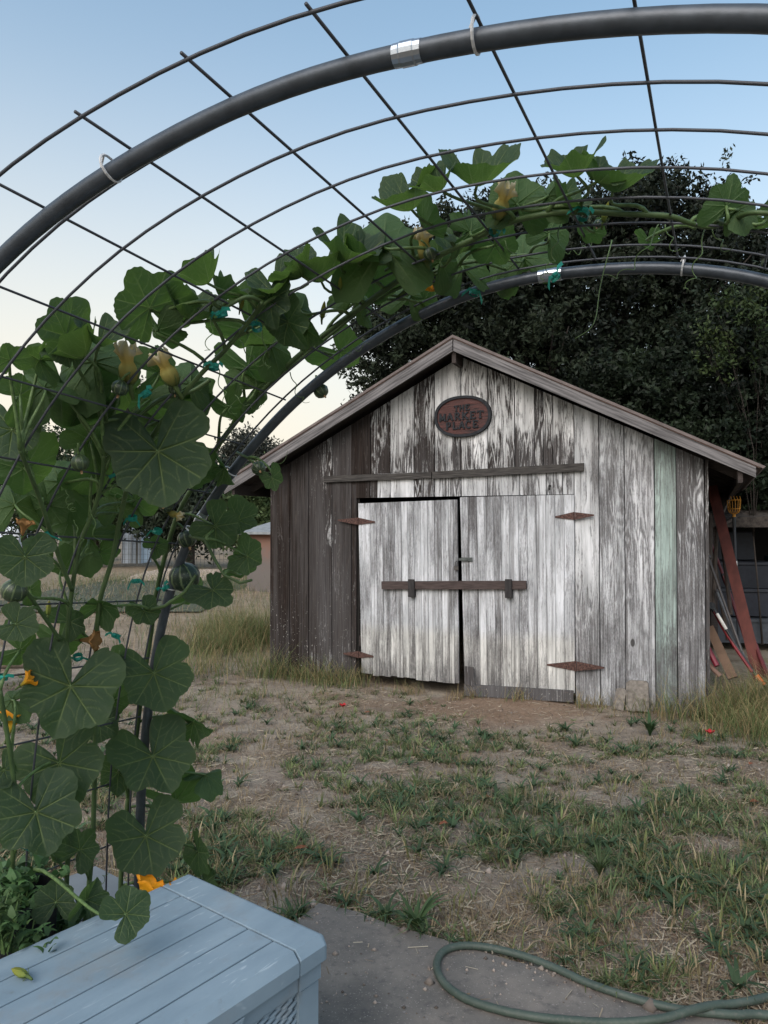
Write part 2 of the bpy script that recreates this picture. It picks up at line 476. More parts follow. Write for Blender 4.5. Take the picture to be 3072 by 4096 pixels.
# ================================================================ SHED
SL = np.array([-1.374, 9.0]); SD = np.array([.91615, -.40084]); SI = np.array([.40084, .91615])
SRZ = math.atan2(SD[1], SD[0])
shed = empty('shed', (SL[0], SL[1], 0), SRZ, label='weathered wooden shed with peeling white paint and double doors', cat='shed')
def Wl(x, y, off=0.0):
    """wall-plane coordinates (s, z) of a point of the front wall"""
    P0 = SL - SI * off; r = ray(x, y)
    t_ = np.dot(P0 - CAM[:2], SI) / np.dot(r[:2], SI)
    q = CAM + r * t_
    return float(np.dot(q[:2] - P0, SD)), float(q[2])
def shed_world(s, d, z):
    p = SL + SD * s + SI * d
    return np.array([p[0], p[1], z])
PK = 2.425
def roofz(s): return 3.46 - abs(s - PK) * (3.46 - 2.02) / 2.88     # underside of roof at the wall
GL = -.24
def board(mb, s0, s1, z0, z1f, paint, tone, tint=(1, 1, 1), fade=None, n=14, y0=None):
    """vertical board; z1f(s) top; fade=(zlo, zhi, paint_low, tone_low)"""
    yy = -.024 - rnd.random() * .007 if y0 is None else y0
    lean = rnd.uniform(-.003, .003)
    sd = rnd.random() * 9
    base = None
    for k in range(n + 1):
        u = k / n
        row = []
        for s, e in ((s0 + .004, 0), (s1 - .004, 1)):
            z = z0 + (z1f(s) - z0) * u
            row.append((s + lean * (u - .5), z))
        zm = (row[0][1] + row[1][1]) / 2
        p, tn = paint, tone
        if fade:
            g = float(sstep(fade[0], fade[1], zm)); p = fade[2] * (1 - g) + paint * g; tn = fade[3] * (1 - g) + tone * g
        mb.set(paint=p, tone=tn, seed=sd, tint=tint, soft=min(1.0, max(0.0, tn - .45) * 1.6))
        (a, za), (b, zb) = row
        w = .0035
        cur = mb.addv([(a, yy + .02, za), (a, yy + w, za), (a + w, yy, za), (b - w, yy, zb), (b, yy + w, zb), (b, yy + .02, zb)])
        if base is not None:
            for j in range(5): mb.face((base + j, base + j + 1, cur + j + 1, cur + j))
        else: mb.face([cur + j for j in range(6)][::-1])
        base = cur
    mb.face([base + j for j in range(6)])
mb = MB()
def sx(px, y=560): return Wl(px, y)[0]
# bare brown boards left of the doors and up to the rake
top = lambda s: roofz(s) - .002
spec = []
for a, b, p, tn in ((271, 290.7, .06, .12), (290.7, 309.5, .05, .1), (309.5, 332.9, .12, .3), (332.9, 352.5, .14, .3)):
    spec.append((sx(a), sx(b), GL, top, p, tn, (1, 1, 1), None))
DL, DR = 1.172, 3.622
spec.append((sx(352.5), DL - .004, GL, lambda s: 2.1, .08, .15, (1, 1, 1), None))
# over the doors: short boards up to the rail, then gable boards
zr = 2.215
ov = [(352, 371, .16, .1), (371, 378, .30, .1), (378, 391, .75, .3), (391, 415, .86, .4), (415, 435.4, .52, .25), (435.4, 461.7, .74, .5), (461.7, 488.4, .78, .6), (488.4, 520, .76, .6), (520, 547, .72, .6), (547, 563, .74, .5), (563, 574.5, .78, .5)]
for a, b, p, tn in ov:
    spec.append((sx(a, 490), sx(b, 490), 1.945, lambda s: zr, p, tn, (.97, .98, 1), None))
gab = [(351.7, 371.3, .14, .12, 0), (371.3, 391, .40, .1, 0), (391, 415, .92, .35, .5), (415, 435.4, .62, .2, .3), (435.4, 461.7, .95, .4, .55), (461.7, 488.4, .86, .35, .55), (488.4, 515.3, .84, .3, .4), (515.3, 535.2, .95, .4, .4), (535.2, 543.6, .55, .3, .4), (543.6, 553.3, .8, .4, .4), (553.3, 574.3, .92, .4, .4)]
for a, b, p, tn, pl in gab:
    fd = (2.3, 2.75, pl, tn) if pl else None
    spec.append((sx(a, 430), sx(b, 430), zr + .002, top, p - .04, tn * .5, (1, 1, 1), fd))
# right of the doors
for a, b, p, tn, pl, tint in ((574.9, 599.8, .82, .6, .34, (.97, .98, 1)), (599.8, 625.3, .62, .75, .30, (.95, .97, 1)), (625.3, 655, .70, .7, .32, (.96, .97, 1)), (655, 676.8, .74, .85, .42, (.60, .74, .69)), (676.8, 705, .46, .6, .26, (.96, .97, 1))):
    spec.append((sx(a), sx(b), GL, top, p, tn, tint, (-.1, 1.6, pl, .95)))
for sp_ in spec:
    s0, s1, z0, zf, p, tn, tint, fd = sp_
    # a board whose top crosses the ridge gets split there
    board(mb, s0, s1, z0, zf, p, tn, tint, fd, y0=None)
wall = mb.build('front_wall', M_BOARD, shed)
# plain back and side walls, near-black sheet added behind the boards, standing in for shade in the gaps
mb = MB(); mb.set(paint=.1, tone=.3, seed=2.0, tint=(1, 1, 1))
Dp = 6.2
mb.box((0, .03, GL), (.03, Dp, 2.26)); mb.box((4.81, .03, GL), (4.84, Dp, 2.26))
mb.build('side_wall', M_BOARD, shed)
mb = MB(); mb.set(paint=.1, tone=.3, seed=3.0, tint=(1, 1, 1))
mb.prism([(0, GL), (4.84, GL), (4.84, 2.25), (PK, 3.44), (0, 2.25)], Dp, Dp + .03, lambda u, v, d: (u, d, v))
mb.build('back_wall', M_BOARD, shed)
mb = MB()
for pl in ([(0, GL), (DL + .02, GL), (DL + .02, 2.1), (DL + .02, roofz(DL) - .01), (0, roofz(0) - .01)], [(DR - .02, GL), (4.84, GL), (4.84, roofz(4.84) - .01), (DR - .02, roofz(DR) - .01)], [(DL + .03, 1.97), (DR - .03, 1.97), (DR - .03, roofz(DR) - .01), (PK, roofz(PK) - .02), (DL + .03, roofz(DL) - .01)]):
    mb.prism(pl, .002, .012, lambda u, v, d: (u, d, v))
mb.build('gap_dark_backing', M_DARK, shed)
mb = MB(); mb.set(paint=.3, tone=.4, seed=4.0, tint=(1, 1, 1)); mb.box((4.845, -.02, GL), (4.875, .05, 2.25)); mb.build('corner_board', M_BOARD, shed)

# roof: two slopes with deck, brown edge strip and sheet
FO = .29      # front overhang
def slope_pt(side, u, h):
    """u=0 ridge, 1 eave"""
    e = -.467 if side < 0 else 5.265
    ze = 2.131 if side < 0 else 2.148
    return (PK + (e - PK) * u, 3.592 + (ze - 3.592) * u + h)
roof = None
def fascia_mat(side):
    return simple('grey_fascia_wood', (.060, .056, .056), .85, var=.5, scale=2.2, bump=.6, stretch=(1.0, 10, 26), c2=(.15, .143, .143), rot=-side * math.atan(1.45 / 2.85))
mb = MB()
for side in (-1, 1):
    a0, b0 = slope_pt(side, 0, .012), slope_pt(side, 1.02, .012)
    a1, b1 = slope_pt(side, 0, .040), slope_pt(side, 1.028, .040)
    pl = [a0, b0, b1, a1] if side > 0 else [a0, a1, b1, b0]
    mb.prism(pl, -FO - .03, Dp + .25, lambda u, v, d: (u, d, v))
roof = mb.build('roof', M_ROOF, shed)
mb = MB()
for side in (-1, 1):
    a0, b0 = slope_pt(side, 0, -.045), slope_pt(side, 1.005, -.045)
    a1, b1 = slope_pt(side, 0, .010), slope_pt(side, 1.005, .010)
    mb.prism([a0, b0, b1, a1], -FO + .012, Dp + .22, lambda u, v, d: (u, d, v))
mb.build('roof_deck', M_OLDWOOD, roof)
for side in (-1, 1):
    mb = MB()
    a0, b0 = slope_pt(side, .002, .0), slope_pt(side, 1.0, .0)
    c0, d0 = slope_pt(side, 1.0, -.098 if side > 0 else -.122), slope_pt(side, .002, -.128)
    mb.prism([a0, b0, c0, d0], -FO - .018, -FO + .010, lambda u, v, d: (u, d, v))
    mb.build('barge_board', fascia_mat(side), roof)
mb = MB()
for side in (-1, 1):
    for k in range(1, 3):
        pass
    a0, b0 = slope_pt(side, .0, .002), slope_pt(side, 1.012, .002)
    a1, b1 = slope_pt(side, .0, .011), slope_pt(side, 1.012, .011)
    mb.prism([a0, b0, b1, a1], -FO - .024, -FO + .011, lambda u, v, d: (u, d, v))
mb.build('roof_edge', M_ROOFBROWN, roof)
for s, z in ((-.36, 2.02), (5.14, 2.03)):
    mb = MB(); mb.box((s - .02, -FO + .014, z - .02), (s + .02, Dp, z + .10)); mb.build('fascia_beam', M_OLDWOOD, roof)
mb = MB(); mb.box((PK - .022, -FO + .016, 3.34), (PK + .022, -.035, 3.46)); mb.build('ridge_beam', M_OLDWOOD, roof)
for k in range(9):
    d = .1 + k * .7
    for side in (-1, 1):
        p = slope_pt(side, .78, -.10); q = slope_pt(side, .985, -.10)
        mb = MB(); mb.bar((p[0], d, p[1]), (q[0], d, q[1]), .04, .10); mb.build('rafter', M_OLDWOOD, roof)
# rail above the doors
mb = MB()
(r0, r1), (r2, r3) = Wl(324, 479.5, .05), Wl(584, 467.5, .05)
sm = r0 + (r2 - r0) * .45
mb.prism([(r0, r1 - .035), (sm, r1 - .02), (sm, r1 + .045), (r0, r1 + .04)], -.034, -.062, lambda u, v, d: (u, d, v))
mb.prism([(sm + .012, r1 - .028), (r2, r3 - .035), (r2, r3 + .045), (sm + .012, r1 + .05)], -.034, -.066, lambda u, v, d: (u, d, v))
mb.build('header_rail', simple('rail_wood', (.020, .0175, .0155), .85, var=.6, scale=3, bump=.6, stretch=(2, 20, 34), c2=(.052, .048, .044)), shed)

# doors
def door(corners, strips, paints, hy, parent_name='door', tone=.72):
    (tl, tr, br, bl) = corners
    root = MB()
    n = len(strips) - 1
    for k in range(n):
        u0, u1 = strips[k] + .0012, strips[k + 1] - .0012
        yy = -.052 - rnd.random() * .004; sdv = rnd.random() * 9
        prev = None; m = 16
        jg = rnd.uniform(-.012, .012)
        for j in range(m + 1):
            w = j / m
            def P(u):
                tx = tl[0] + (tr[0] - tl[0]) * u; tz = tl[1] + (tr[1] - tl[1]) * u
                bx = bl[0] + (br[0] - bl[0]) * u; bz = bl[1] + (br[1] - bl[1]) * u + jg
                return bx + (tx - bx) * w, bz + (tz - bz) * w
            (a, za), (b, zb) = P(u0), P(u1)
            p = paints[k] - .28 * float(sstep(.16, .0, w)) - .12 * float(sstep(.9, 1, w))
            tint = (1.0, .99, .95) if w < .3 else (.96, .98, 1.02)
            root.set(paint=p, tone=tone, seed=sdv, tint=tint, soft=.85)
            e = .0022
            cur = root.addv([(a, yy + .026, za), (a, yy + e, za), (a + e, yy, za), (b - e, yy, zb), (b, yy + e, zb), (b, yy + .026, zb)])
            if prev is not None:
                for i_ in range(5): root.face((prev + i_, prev + i_ + 1, cur + i_ + 1, cur + i_))
                root.face((prev + 5, prev, cur, cur + 5))
            else: root.face([cur + i_ for i_ in range(6)][::-1])
            prev = cur
        root.face([prev + i_ for i_ in range(6)])
    return root.build(parent_name, M_BOARD, shed)
def W2(x, y): return Wl(x, y, .05)
def ux(xs, l, r): return [0] + [(x - l) / (r - l) for x in xs] + [1]
st = ux([792, 838, 880, 922, 968, 1012, 1055, 1098, 1145, 1190, 1236, 1283, 1330, 1362], 710, 1390)
pL = [.70, .78, .58, .55, .56, .62, .84, .66, .80, .86, .74, .66, .80, .74, .48]
pL = pL[:len(st) - 1]
dl = door((W2(358.2, 503.5), W2(457.4, 499.5), W2(459.2, 683), W2(361.5, 674)), st, pL, 0)
st2 = ux([40, 100, 150, 212, 262, 318, 378, 436, 496, 556, 614, 672], -15, 735)
pR = [.60, .52, .74, .60, .52, .78, .80, .46, .62, .84, .93, .90, .88]
dr = door((W2(459.9, 497.2), W2(574.2, 494.6), W2(574.9, 692), W2(464.6, 689)), st2, pR[:len(st2) - 1], 0)
# battens on the back of each door, base board, patch
for dd, (a, b) in ((dl, (1.2, 2.38)), (dr, (2.46, 3.58))):
    for z in (.25, 1.0, 1.7):
        mb = MB(); mb.box((a, -.024, z), (b, -.0, z + .12)); mb.build('batten', M_OLDWOOD, dd)
mb = MB(); mb.set(paint=.16, tone=.8, seed=3.3, tint=(.9, .88, .82))
a = Wl(464.5, 684, .07); b = Wl(573.4, 690.5, .07)
c = Wl(573.8, 702, .07); d = Wl(464.5, 695.5, .07)
mb.prism([a, b, c, d], -.060, -.085, lambda u, v, d_: (u, d_, v))
mb.build('kick_board', M_BOARD, dr)
mb = MB(); mb.set(paint=.2, tone=.45, seed=6.3, tint=(.9, .9, .9))
a = Wl(465.2, 666, .08); b = Wl(474, 667, .08)
mb.prism([a, b, (b[0] + .01, b[1] - .2), (a[0] + .005, a[1] - .2)], -.086, -.096, lambda u, v, d_: (u, d_, v)); mb.build('patch_board', M_BOARD, dr)
def hinge(parent, cpx, left, right, hpx, w=.032):
    c = Wl(*cpx, .06); l = Wl(*left, .06); r = Wl(*right, .06)
    hh = Wl(cpx[0], cpx[1] - hpx / 2, .06)[1] - c[1]
    mb = MB()
    y0, y1 = -.0585, -.0645
    mb.prism([(c[0] - .012, c[1] - hh), (c[0] - .012, c[1] + hh), (l[0], l[1] + .008), (l[0], l[1] - .008)], y0, y1, lambda u, v, d: (u, d, v))
    mb.prism([(c[0] + .012, c[1] + hh), (c[0] + .012, c[1] - hh), (r[0], r[1] - .008), (r[0], r[1] + .008)], y0, y1, lambda u, v, d: (u, d, v))
    mb.tube([(c[0], -.066, c[1] - hh * 1.05), (c[0], -.066, c[1] + hh * 1.05)], .010, 8)
    for k in (.25, .55, .85):
        for e in (l, r):
            p = (c[0] + (e[0] - c[0]) * k, c[1] + (e[1] - c[1]) * k)
            mb.tube([(p[0], y1 + .001, p[1]), (p[0], y1 - .004, p[1])], .006, 6)
    return mb.build('strap_hinge', M_RUST, parent)
hinge(dl, (357.8, 521.2), (338, 520.2), (375, 522), 7)
hinge(dl, (358.2, 654.5), (343.5, 653.5), (373.5, 656.5), 6.5)
hinge(dr, (574.0, 515.9), (555.2, 517.0), (594, 515.2), 7.5)
hinge(dr, (575.6, 666), (547, 664.8), (604.5, 667.8), 9.5)
# hasp and padlock
mb = MB(); a = Wl(461.5, 560, .06); b = Wl(472.5, 561.5, .06)
mb.box((a[0], -.070, a[1] - .012), (b[0], -.060, a[1] + .028)); mb.box((a[0] - .03, -.075, a[1] - .005), (a[0] + .05, -.070, a[1] + .02))
mb.tube([((a[0] + b[0]) / 2, -.07, a[1] + .008), ((a[0] + b[0]) / 2, -.080, a[1] + .008)], .01, 8)
mb.build('hasp', simple('galv_hasp', (.075, .085, .08), .6, metal=.3, var=.4), dr)
mb = MB(); a = Wl(457, 566, .07)
mb.box((a[0] - .026, -.098, a[1] - .045), (a[0] + .022, -.068, a[1] + .005), bev=.006)
mb.tube([(a[0] - .016, -.083, a[1]), (a[0] - .016, -.083, a[1] + .04), (a[0] - .002, -.083, a[1] + .056), (a[0] + .012, -.083, a[1] + .04), (a[0] + .012, -.083, a[1])], .005, 6)
mb.build('padlock', simple('old_padlock', (.10, .095, .09), .45, metal=.7, var=.4), dl, smooth=False)
# keyhole plate mark and knot hole above right door
mb = MB(); a = Wl(549.7, 487, .04); mb.box((a[0] - .006, -.0335, a[1] - .03), (a[0] + .006, -.032, a[1] + .012)); mb.tube([(a[0], -.032, a[1] + .012), (a[0], -.0338, a[1] + .012)], .013, 10)
mb.build('keyhole', M_DARK, shed)
# door bar with its two wooden cleats
for dd, x in ((dl, 411.8), (dr, 508.8)):
    a = Wl(x, 581, .10)
    mb = MB()
    mb.box((a[0] - .035, -.128, a[1] - .175), (a[0] + .035, -.104, a[1] + .02), bev=.004)
    mb.box((a[0] - .035, -.103, a[1] - .175), (a[0] + .035, -.060, a[1] - .098))
    mb.build('bar_cleat', simple('cleat_wood', (.028, .026, .026), .85, var=.5, scale=3, stretch=(20, 20, 3), bump=.5), dd)
p, q = Wl(382, 585.2, .08), Wl(526.6, 585.0, .08)
mb = MB(); mb.bar((0, 0, 0), (q[0] - p[0], 0, q[1] - p[1]), .038, .088, up=(0, 0, 1), bev=.004)
bar = mb.build('door_bar', M_BARWOOD); w0 = shed_world(p[0], -.081, p[1]); bar.location = w0; bar.rotation_euler = (0, 0, SRZ)
tag(bar, 'long brown wooden bar holding the white double doors shut', 'door bar')

# ================================================================ OVAL SIGN
sg = empty('oval_sign', shed_world(2.449, -.033, 2.806), SRZ, label='dark red oval wooden sign reading THE MARKET PLACE on the gable', cat='sign')
def oval(rx, rz, y, tilt=0, n=48, sq=2.25):
    o = []
    for k in range(n):
        a = 2 * math.pi * k / n
        c, s = math.cos(a), math.sin(a)
        o.append((rx * abs(c) ** (2 / sq) * (1 if c > 0 else -1), rz * abs(s) ** (2 / sq) * (1 if s > 0 else -1)))
    return o
mb = MB(); mb.prism(oval(.295, .202, 0), -.002, -.024, lambda u, v, d: (u, d, v))
def plaque_mat():
    m = bpy.data.materials.new('carved_red_wood'); m.use_nodes = True; t = NT(m); v = t.obj()
    g = t.noise(t.mapping(v, (5, 5, 62)), 1, 5, .6)
    t.color(t.ramp(g, [(.36, (.010, .0035, .0035)), (.48, (.050, .013, .010)), (.7, (.072, .020, .0155))]))
    t.rough(.7); t.bump(g, .9, .01); return m
mb.build('plaque', plaque_mat(), sg)
mb = MB()
ring_o, ring_i = oval(.322, .226, 0), oval(.288, .195, 0)
n = len(ring_o)
a = mb.addv([(u, -.001, v) for u, v in ring_o]); b = mb.addv([(u * .985, -.040, v * .985) for u, v in ring_o]); c = mb.addv([(u, -.040, v) for u, v in ring_i]); d = mb.addv([(u * .99, -.020, v * .99) for u, v in ring_i])
for k in range(n):
    j = (k + 1) % n
    for p_, q_ in ((a, b), (b, c), (c, d), (d, a)): mb.face((p_ + k, p_ + j, q_ + j, q_ + k))
M_SIGNBLK = simple('sign_black', (.005, .0065, .009), .6, var=.5, scale=40, bump=.3, c2=(.011, .014, .018), spec=.25)
mb.build('rim', M_SIGNBLK, sg)
def letter(mb, ch, x, z, w, h):
    """strokes with small serifs; returns nothing"""
    t = h * .235
    def st(x0, z0, x1, z1, tk=t):
        p = Vector((x + x0 * w, z + z0 * h)); q = Vector((x + x1 * w, z + z1 * h)); d = (q - p); d.normalize(); nrm = Vector((-d.y, d.x)) * tk / 2
        mb.prism([tuple(p + nrm), tuple(p - nrm), tuple(q - nrm), tuple(q + nrm)], -.022, -.036 - rnd.random() * .0015, lambda u, v, dd: (u, dd, v))
    def sf(x0, z0, wd=.30): st(x0 - wd / 2, z0, x0 + wd / 2, z0, h * .09)
    def arc(cx, cz, rx, rz, a0, a1, k=9):
        for i_ in range(k):
            u, v = R_(a0 + (a1 - a0) * i_ / k), R_(a0 + (a1 - a0) * (i_ + 1.15) / k)
            st(cx + rx * math.cos(u), cz + rz * math.sin(u), cx + rx * math.cos(v), cz + rz * math.sin(v), t * .9)
    if ch == 'T': st(.5, 0, .5, 1); st(0, .92, 1, .92, t * .8); st(.04, .72, .04, .95, t * .5); st(.96, .72, .96, .95, t * .5); sf(.5, .03, .45)
    if ch == 'H': st(.18, 0, .18, 1); st(.82, 0, .82, 1); st(.18, .52, .82, .52, t * .8); [sf(q_, z_) for q_ in (.18, .82) for z_ in (.03, .97)]
    if ch == 'E': st(.25, 0, .25, 1); st(.1, .93, .9, .93, t * .75); st(.25, .52, .72, .52, t * .75); st(.1, .07, .95, .07, t * .75); st(.9, .72, .9, .96, t * .5); st(.94, .04, .94, .28, t * .5)
    if ch == 'M': st(.14, 0, .14, 1); st(.86, 0, .86, 1); st(.14, 1, .5, .15, t * .9); st(.5, .15, .86, 1, t * .9); sf(.12, .03); sf(.88, .03); sf(.1, .97); sf(.9, .97)
    if ch == 'A': st(.08, 0, .5, 1, t * .85); st(.92, 0, .5, 1, t * 1.1); st(.25, .36, .75, .36, t * .7); sf(.08, .03); sf(.92, .03)
    if ch == 'R': st(.2, 0, .2, 1); arc(.38, .74, .36, .24, -90, 90); st(.2, .96, .42, .96, t * .8); st(.2, .5, .42, .5, t * .8); st(.45, .5, .92, .02, t); sf(.2, .03); sf(.92, .03, .2)
    if ch == 'P': st(.25, 0, .25, 1); arc(.42, .72, .38, .26, -90, 90); st(.1, .96, .45, .96, t * .8); st(.25, .46, .45, .46, t * .8); sf(.25, .03, .4)
    if ch == 'K': st(.2, 0, .2, 1); st(.2, .45, .86, .97, t * .9); st(.4, .58, .9, .02, t); [sf(q_, z_) for q_ in (.2, .88) for z_ in (.03, .97)]
    if ch == 'L': st(.25, 0, .25, 1); st(.1, .07, .95, .07, t * .8); st(.92, .04, .92, .32, t * .5); sf(.25, .97)
    if ch == 'C': arc(.52, .5, .42, .46, 48, 312, 14); st(.82, .68, .86, .95, t * .5)
mb = MB()
def word(s_, xc, z, h, wd, slope=.0):
    n_ = len(s_); x0 = xc - n_ * wd / 2
    for k, ch in enumerate(s_):
        letter(mb, ch, x0 + k * wd + wd * .07, z + slope * (k - n_ / 2) * wd, wd * .86, h)
word('THE', -.005, .060, .064, .062, .05)
word('MARKET', -.012, -.036, .080, .085, .03)
word('PLACE', -.006, -.134, .080, .075, .03)
mb.build('lettering', M_SIGNBLK, sg)
# ================================================================ ARCH TRELLIS
AX = np.array([.38193, .92270]); AB = np.array([.924, -.3824]); AP = np.array([.7706, 1.9049]); RISE = .0524
far_l = [(-1.785, -.12), (-1.775, .15), (-1.764, .394), (-1.761, .675), (-1.736, .956), (-1.690, 1.22), (-1.651, 1.368), (-1.583, 1.55), (-1.499, 1.667), (-1.440, 1.744), (-1.349, 1.839), (-1.250, 1.939), (-1.139, 2.029), (-1.022, 2.108), (-.929, 2.159), (-.839, 2.205), (-.68, 2.268), (-.523, 2.310), (-.40, 2.322)]
far_r = [(-.319, 2.320), (-.162, 2.317), (.001, 2.296), (.198, 2.244), (.33, 2.175), (.48, 2.06), (.62, 1.90), (.74, 1.73), (.83, 1.55), (.90, 1.36), (.94, 1.2), (.97, .95), (.98, .65), (.99, .3), (1.0, -.12)]
near_l = [(-1.87, -.12), (-1.865, .2), (-1.855, .5), (-1.84, .8), (-1.80, 1.1), (-1.75, 1.36), (-1.68, 1.58), (-1.58, 1.78), (-1.46, 1.94), (-1.32, 2.075), (-1.15, 2.186), (-1.03, 2.245), (-.90, 2.290), (-.71, 2.338), (-.556, 2.361), (-.44, 2.364)]
near_r = [(-.222, 2.353), (-.068, 2.331), (.107, 2.293), (.28, 2.23), (.44, 2.13), (.58, 2.0), (.70, 1.84), (.80, 1.65), (.88, 1.44), (.94, 1.2), (.97, .95), (.99, .65), (1.0, .3), (1.01, -.12)]
def resample(pts, n=260, smooth=6):
    p = np.array(pts, float)
    for _ in range(1):
        L = np.r_[0, np.cumsum(np.linalg.norm(np.diff(p, axis=0), axis=1))]
        u = np.linspace(0, L[-1], n); p = np.stack([np.interp(u, L, p[:, 0]), np.interp(u, L, p[:, 1])], 1)
    for _ in range(smooth * 6):
        p[1:-1] = (p[:-2] + 2 * p[1:-1] + p[2:]) / 4
    return p
FC, NC = resample(far_l + far_r), resample(near_l + near_r)
NS = len(FC)
def arch_pt(k, D, out=0.0):
    """k: index 0..NS-1 (left foot to right foot), D: metres from the far hoop towards the camera"""
    w = D / 1.06
    k = min(max(k, 0), NS - 1.001); i0 = int(k); f = k - i0
    sz = lambda C_: C_[i0] * (1 - f) + C_[i0 + 1] * f
    p = sz(FC) * (1 - w) + sz(NC) * w
    if out:
        a, b = FC[max(i0 - 2, 0)], FC[min(i0 + 2, NS - 1)]; d = b - a; d /= np.linalg.norm(d)
        p = p + np.array([-d[1], d[0]]) * out
    xy = AP + AB * p[0] - AX * D
    return np.array([xy[0], xy[1], p[1] - RISE * D])
arch = empty('arch_trellis', (*(AP + AB * -.4 - AX * .5), 0), math.atan2(AB[1], AB[0]), label='tall arched trellis of dark bent pipe and grey wire mesh overhead', cat='trellis')
AI = None
def aloc(p):   # world -> arch local
    global AI
    if AI is None:
        AI = (Matrix.Translation(arch.location) @ Matrix.Rotation(arch.rotation_euler.z, 4, 'Z')).inverted()
    return AI @ Vector(p)
def hoop(D, r):
    mb = MB(); mb.tube([aloc(arch_pt(k, D, -.018)) for k in range(0, NS, 2)], r, 16)
    return mb.build('hoop', M_TUBE, arch, smooth=True)
RT = .0158
h_far, h_near = hoop(0, RT), hoop(1.07, RT)
def near_k(px, py, D):
    P = project(np.array([arch_pt(k, D, -.018) for k in range(NS)]))
    return float(np.argmin((P[:, 0] - px) ** 2 + (P[:, 1] - py) ** 2))
def sleeve(parent, D, px, py, r, ln):
    k = near_k(px, py, D); mb = MB()
    dk = ln
    ks = [k - dk, k - dk * .55, k - dk * .45, k + dk * .45, k + dk * .55, k + dk]
    mb.tube([aloc(arch_pt(q_, D, -.018)) for q_ in ks], [r * .99, r * 1.0, r * 1.06, r * 1.06, r, r * .99], 16)
    mb.build('coupling_sleeve', M_SLEEVE, parent, smooth=False)
sleeve(h_near, 1.07, 400, 47.5, RT * 1.05, .85)
sleeve(h_far, 0, 553, 269, RT * 1.12, 1.3)
sleeve(h_far, 0, 195, 517, RT * 1.08, 1.0)
def ziptie(parent, D, px, py):
    k = near_k(px, py, D); mb = MB()
    c = Vector(aloc(arch_pt(k, D, -.010))); d = Vector(aloc(arch_pt(k + 1, D))) - Vector(aloc(arch_pt(k - 1, D))); d.normalize()
    a = d.orthogonal().normalized(); b = d.cross(a)
    pts = [c + (a * math.cos(t) + b * math.sin(t)) * (RT + .008) for t in np.linspace(0, 2 * math.pi, 17)]
    mb.tube(pts, .0024, 5)
    mb.tube([pts[3], pts[3] + a * .012 - d * .012 + Vector((0, 0, -.02))], .0022, 5)
    mb.build('cable_tie', M_ZIP, parent)
for x, y in ((108, 172), (467, 20)): ziptie(h_near, 1.07, x, y)
for x, y in ((226, 468), (166, 584), (186, 526), (682, 262)): ziptie(h_far, 0, x, y)
# mesh panel
wires = [.025, .12, .272, .424, .576, .728, .88, 1.02, 1.172]
mb = MB()
for D in wires:
    wob = rnd.uniform(-.003, .003)
    mb.tube([aloc(arch_pt(k, D + wob * math.sin(k * .1), .004)) for k in range(4, NS - 4, 3)], .0030, 6)
arc = np.r_[0, np.cumsum(np.linalg.norm(np.diff(FC, axis=0), axis=1))]
arcn = np.r_[0, np.cumsum(np.linalg.norm(np.diff(NC, axis=0), axis=1))]
# stays every 0.205 m, phase read where they cross the wire at D=1.02
k_ref = None
Pn = np.array([arch_pt(k, 1.02, .004) for k in range(NS)]); PP = project(Pn)
k_ref = int(np.argmin((PP[:, 0] - 491.6) ** 2 + (PP[:, 1] - 44) ** 2))
arc2 = np.r_[0, np.cumsum(np.linalg.norm(np.diff(Pn, axis=0), axis=1))]
Pf = np.array([arch_pt(k, .025, .004) for k in range(NS)])
arcf = np.r_[0, np.cumsum(np.linalg.norm(np.diff(Pf, axis=0), axis=1))]
for m_ in range(-14, 16):
    L = arc2[k_ref] + m_ * .2065
    if L < .1 or L > arc2[-1] - .1: continue
    kn = float(np.interp(L, arc2, np.arange(NS)))
    # far end: same arc distance from the stay that meets (598,253)
    kf0 = int(np.argmin(((project(Pf)[:, :2] - np.array([598, 253])) ** 2).sum(1)))
    Lf = arcf[kf0] + m_ * .2065
    if Lf < .05 or Lf > arcf[-1] - .05: continue
    kf = float(np.interp(Lf, arcf, np.arange(NS)))
    pts = []
    for u in np.linspace(0, 1, 9):
        D = 0.0 + 1.182 * u
        pts.append(aloc(arch_pt(kf + (kn - kf) * (D / 1.02), D, .010)))
    mb.tube(pts, .0028, 6)
mb.build('wire_panel', M_WIRE, arch, smooth=True)
# short stubs of the cut mesh are part of the panel already (stays overrun the outer wire)

# ================================================================ DECK BOX
U3 = Vector((.61, .79, 0)).normalized(); V3 = Vector((-U3.y, U3.x, 0))
ZL = .56
c0 = at(329, 934, 1.0); c0 = onground(329, 934.5, ZL)
BX = empty('deck_box', (c0[0], c0[1], 0), math.atan2(U3.y, U3.x), label='blue grey plastic storage box with a planked lid and woven side', cat='storage box')
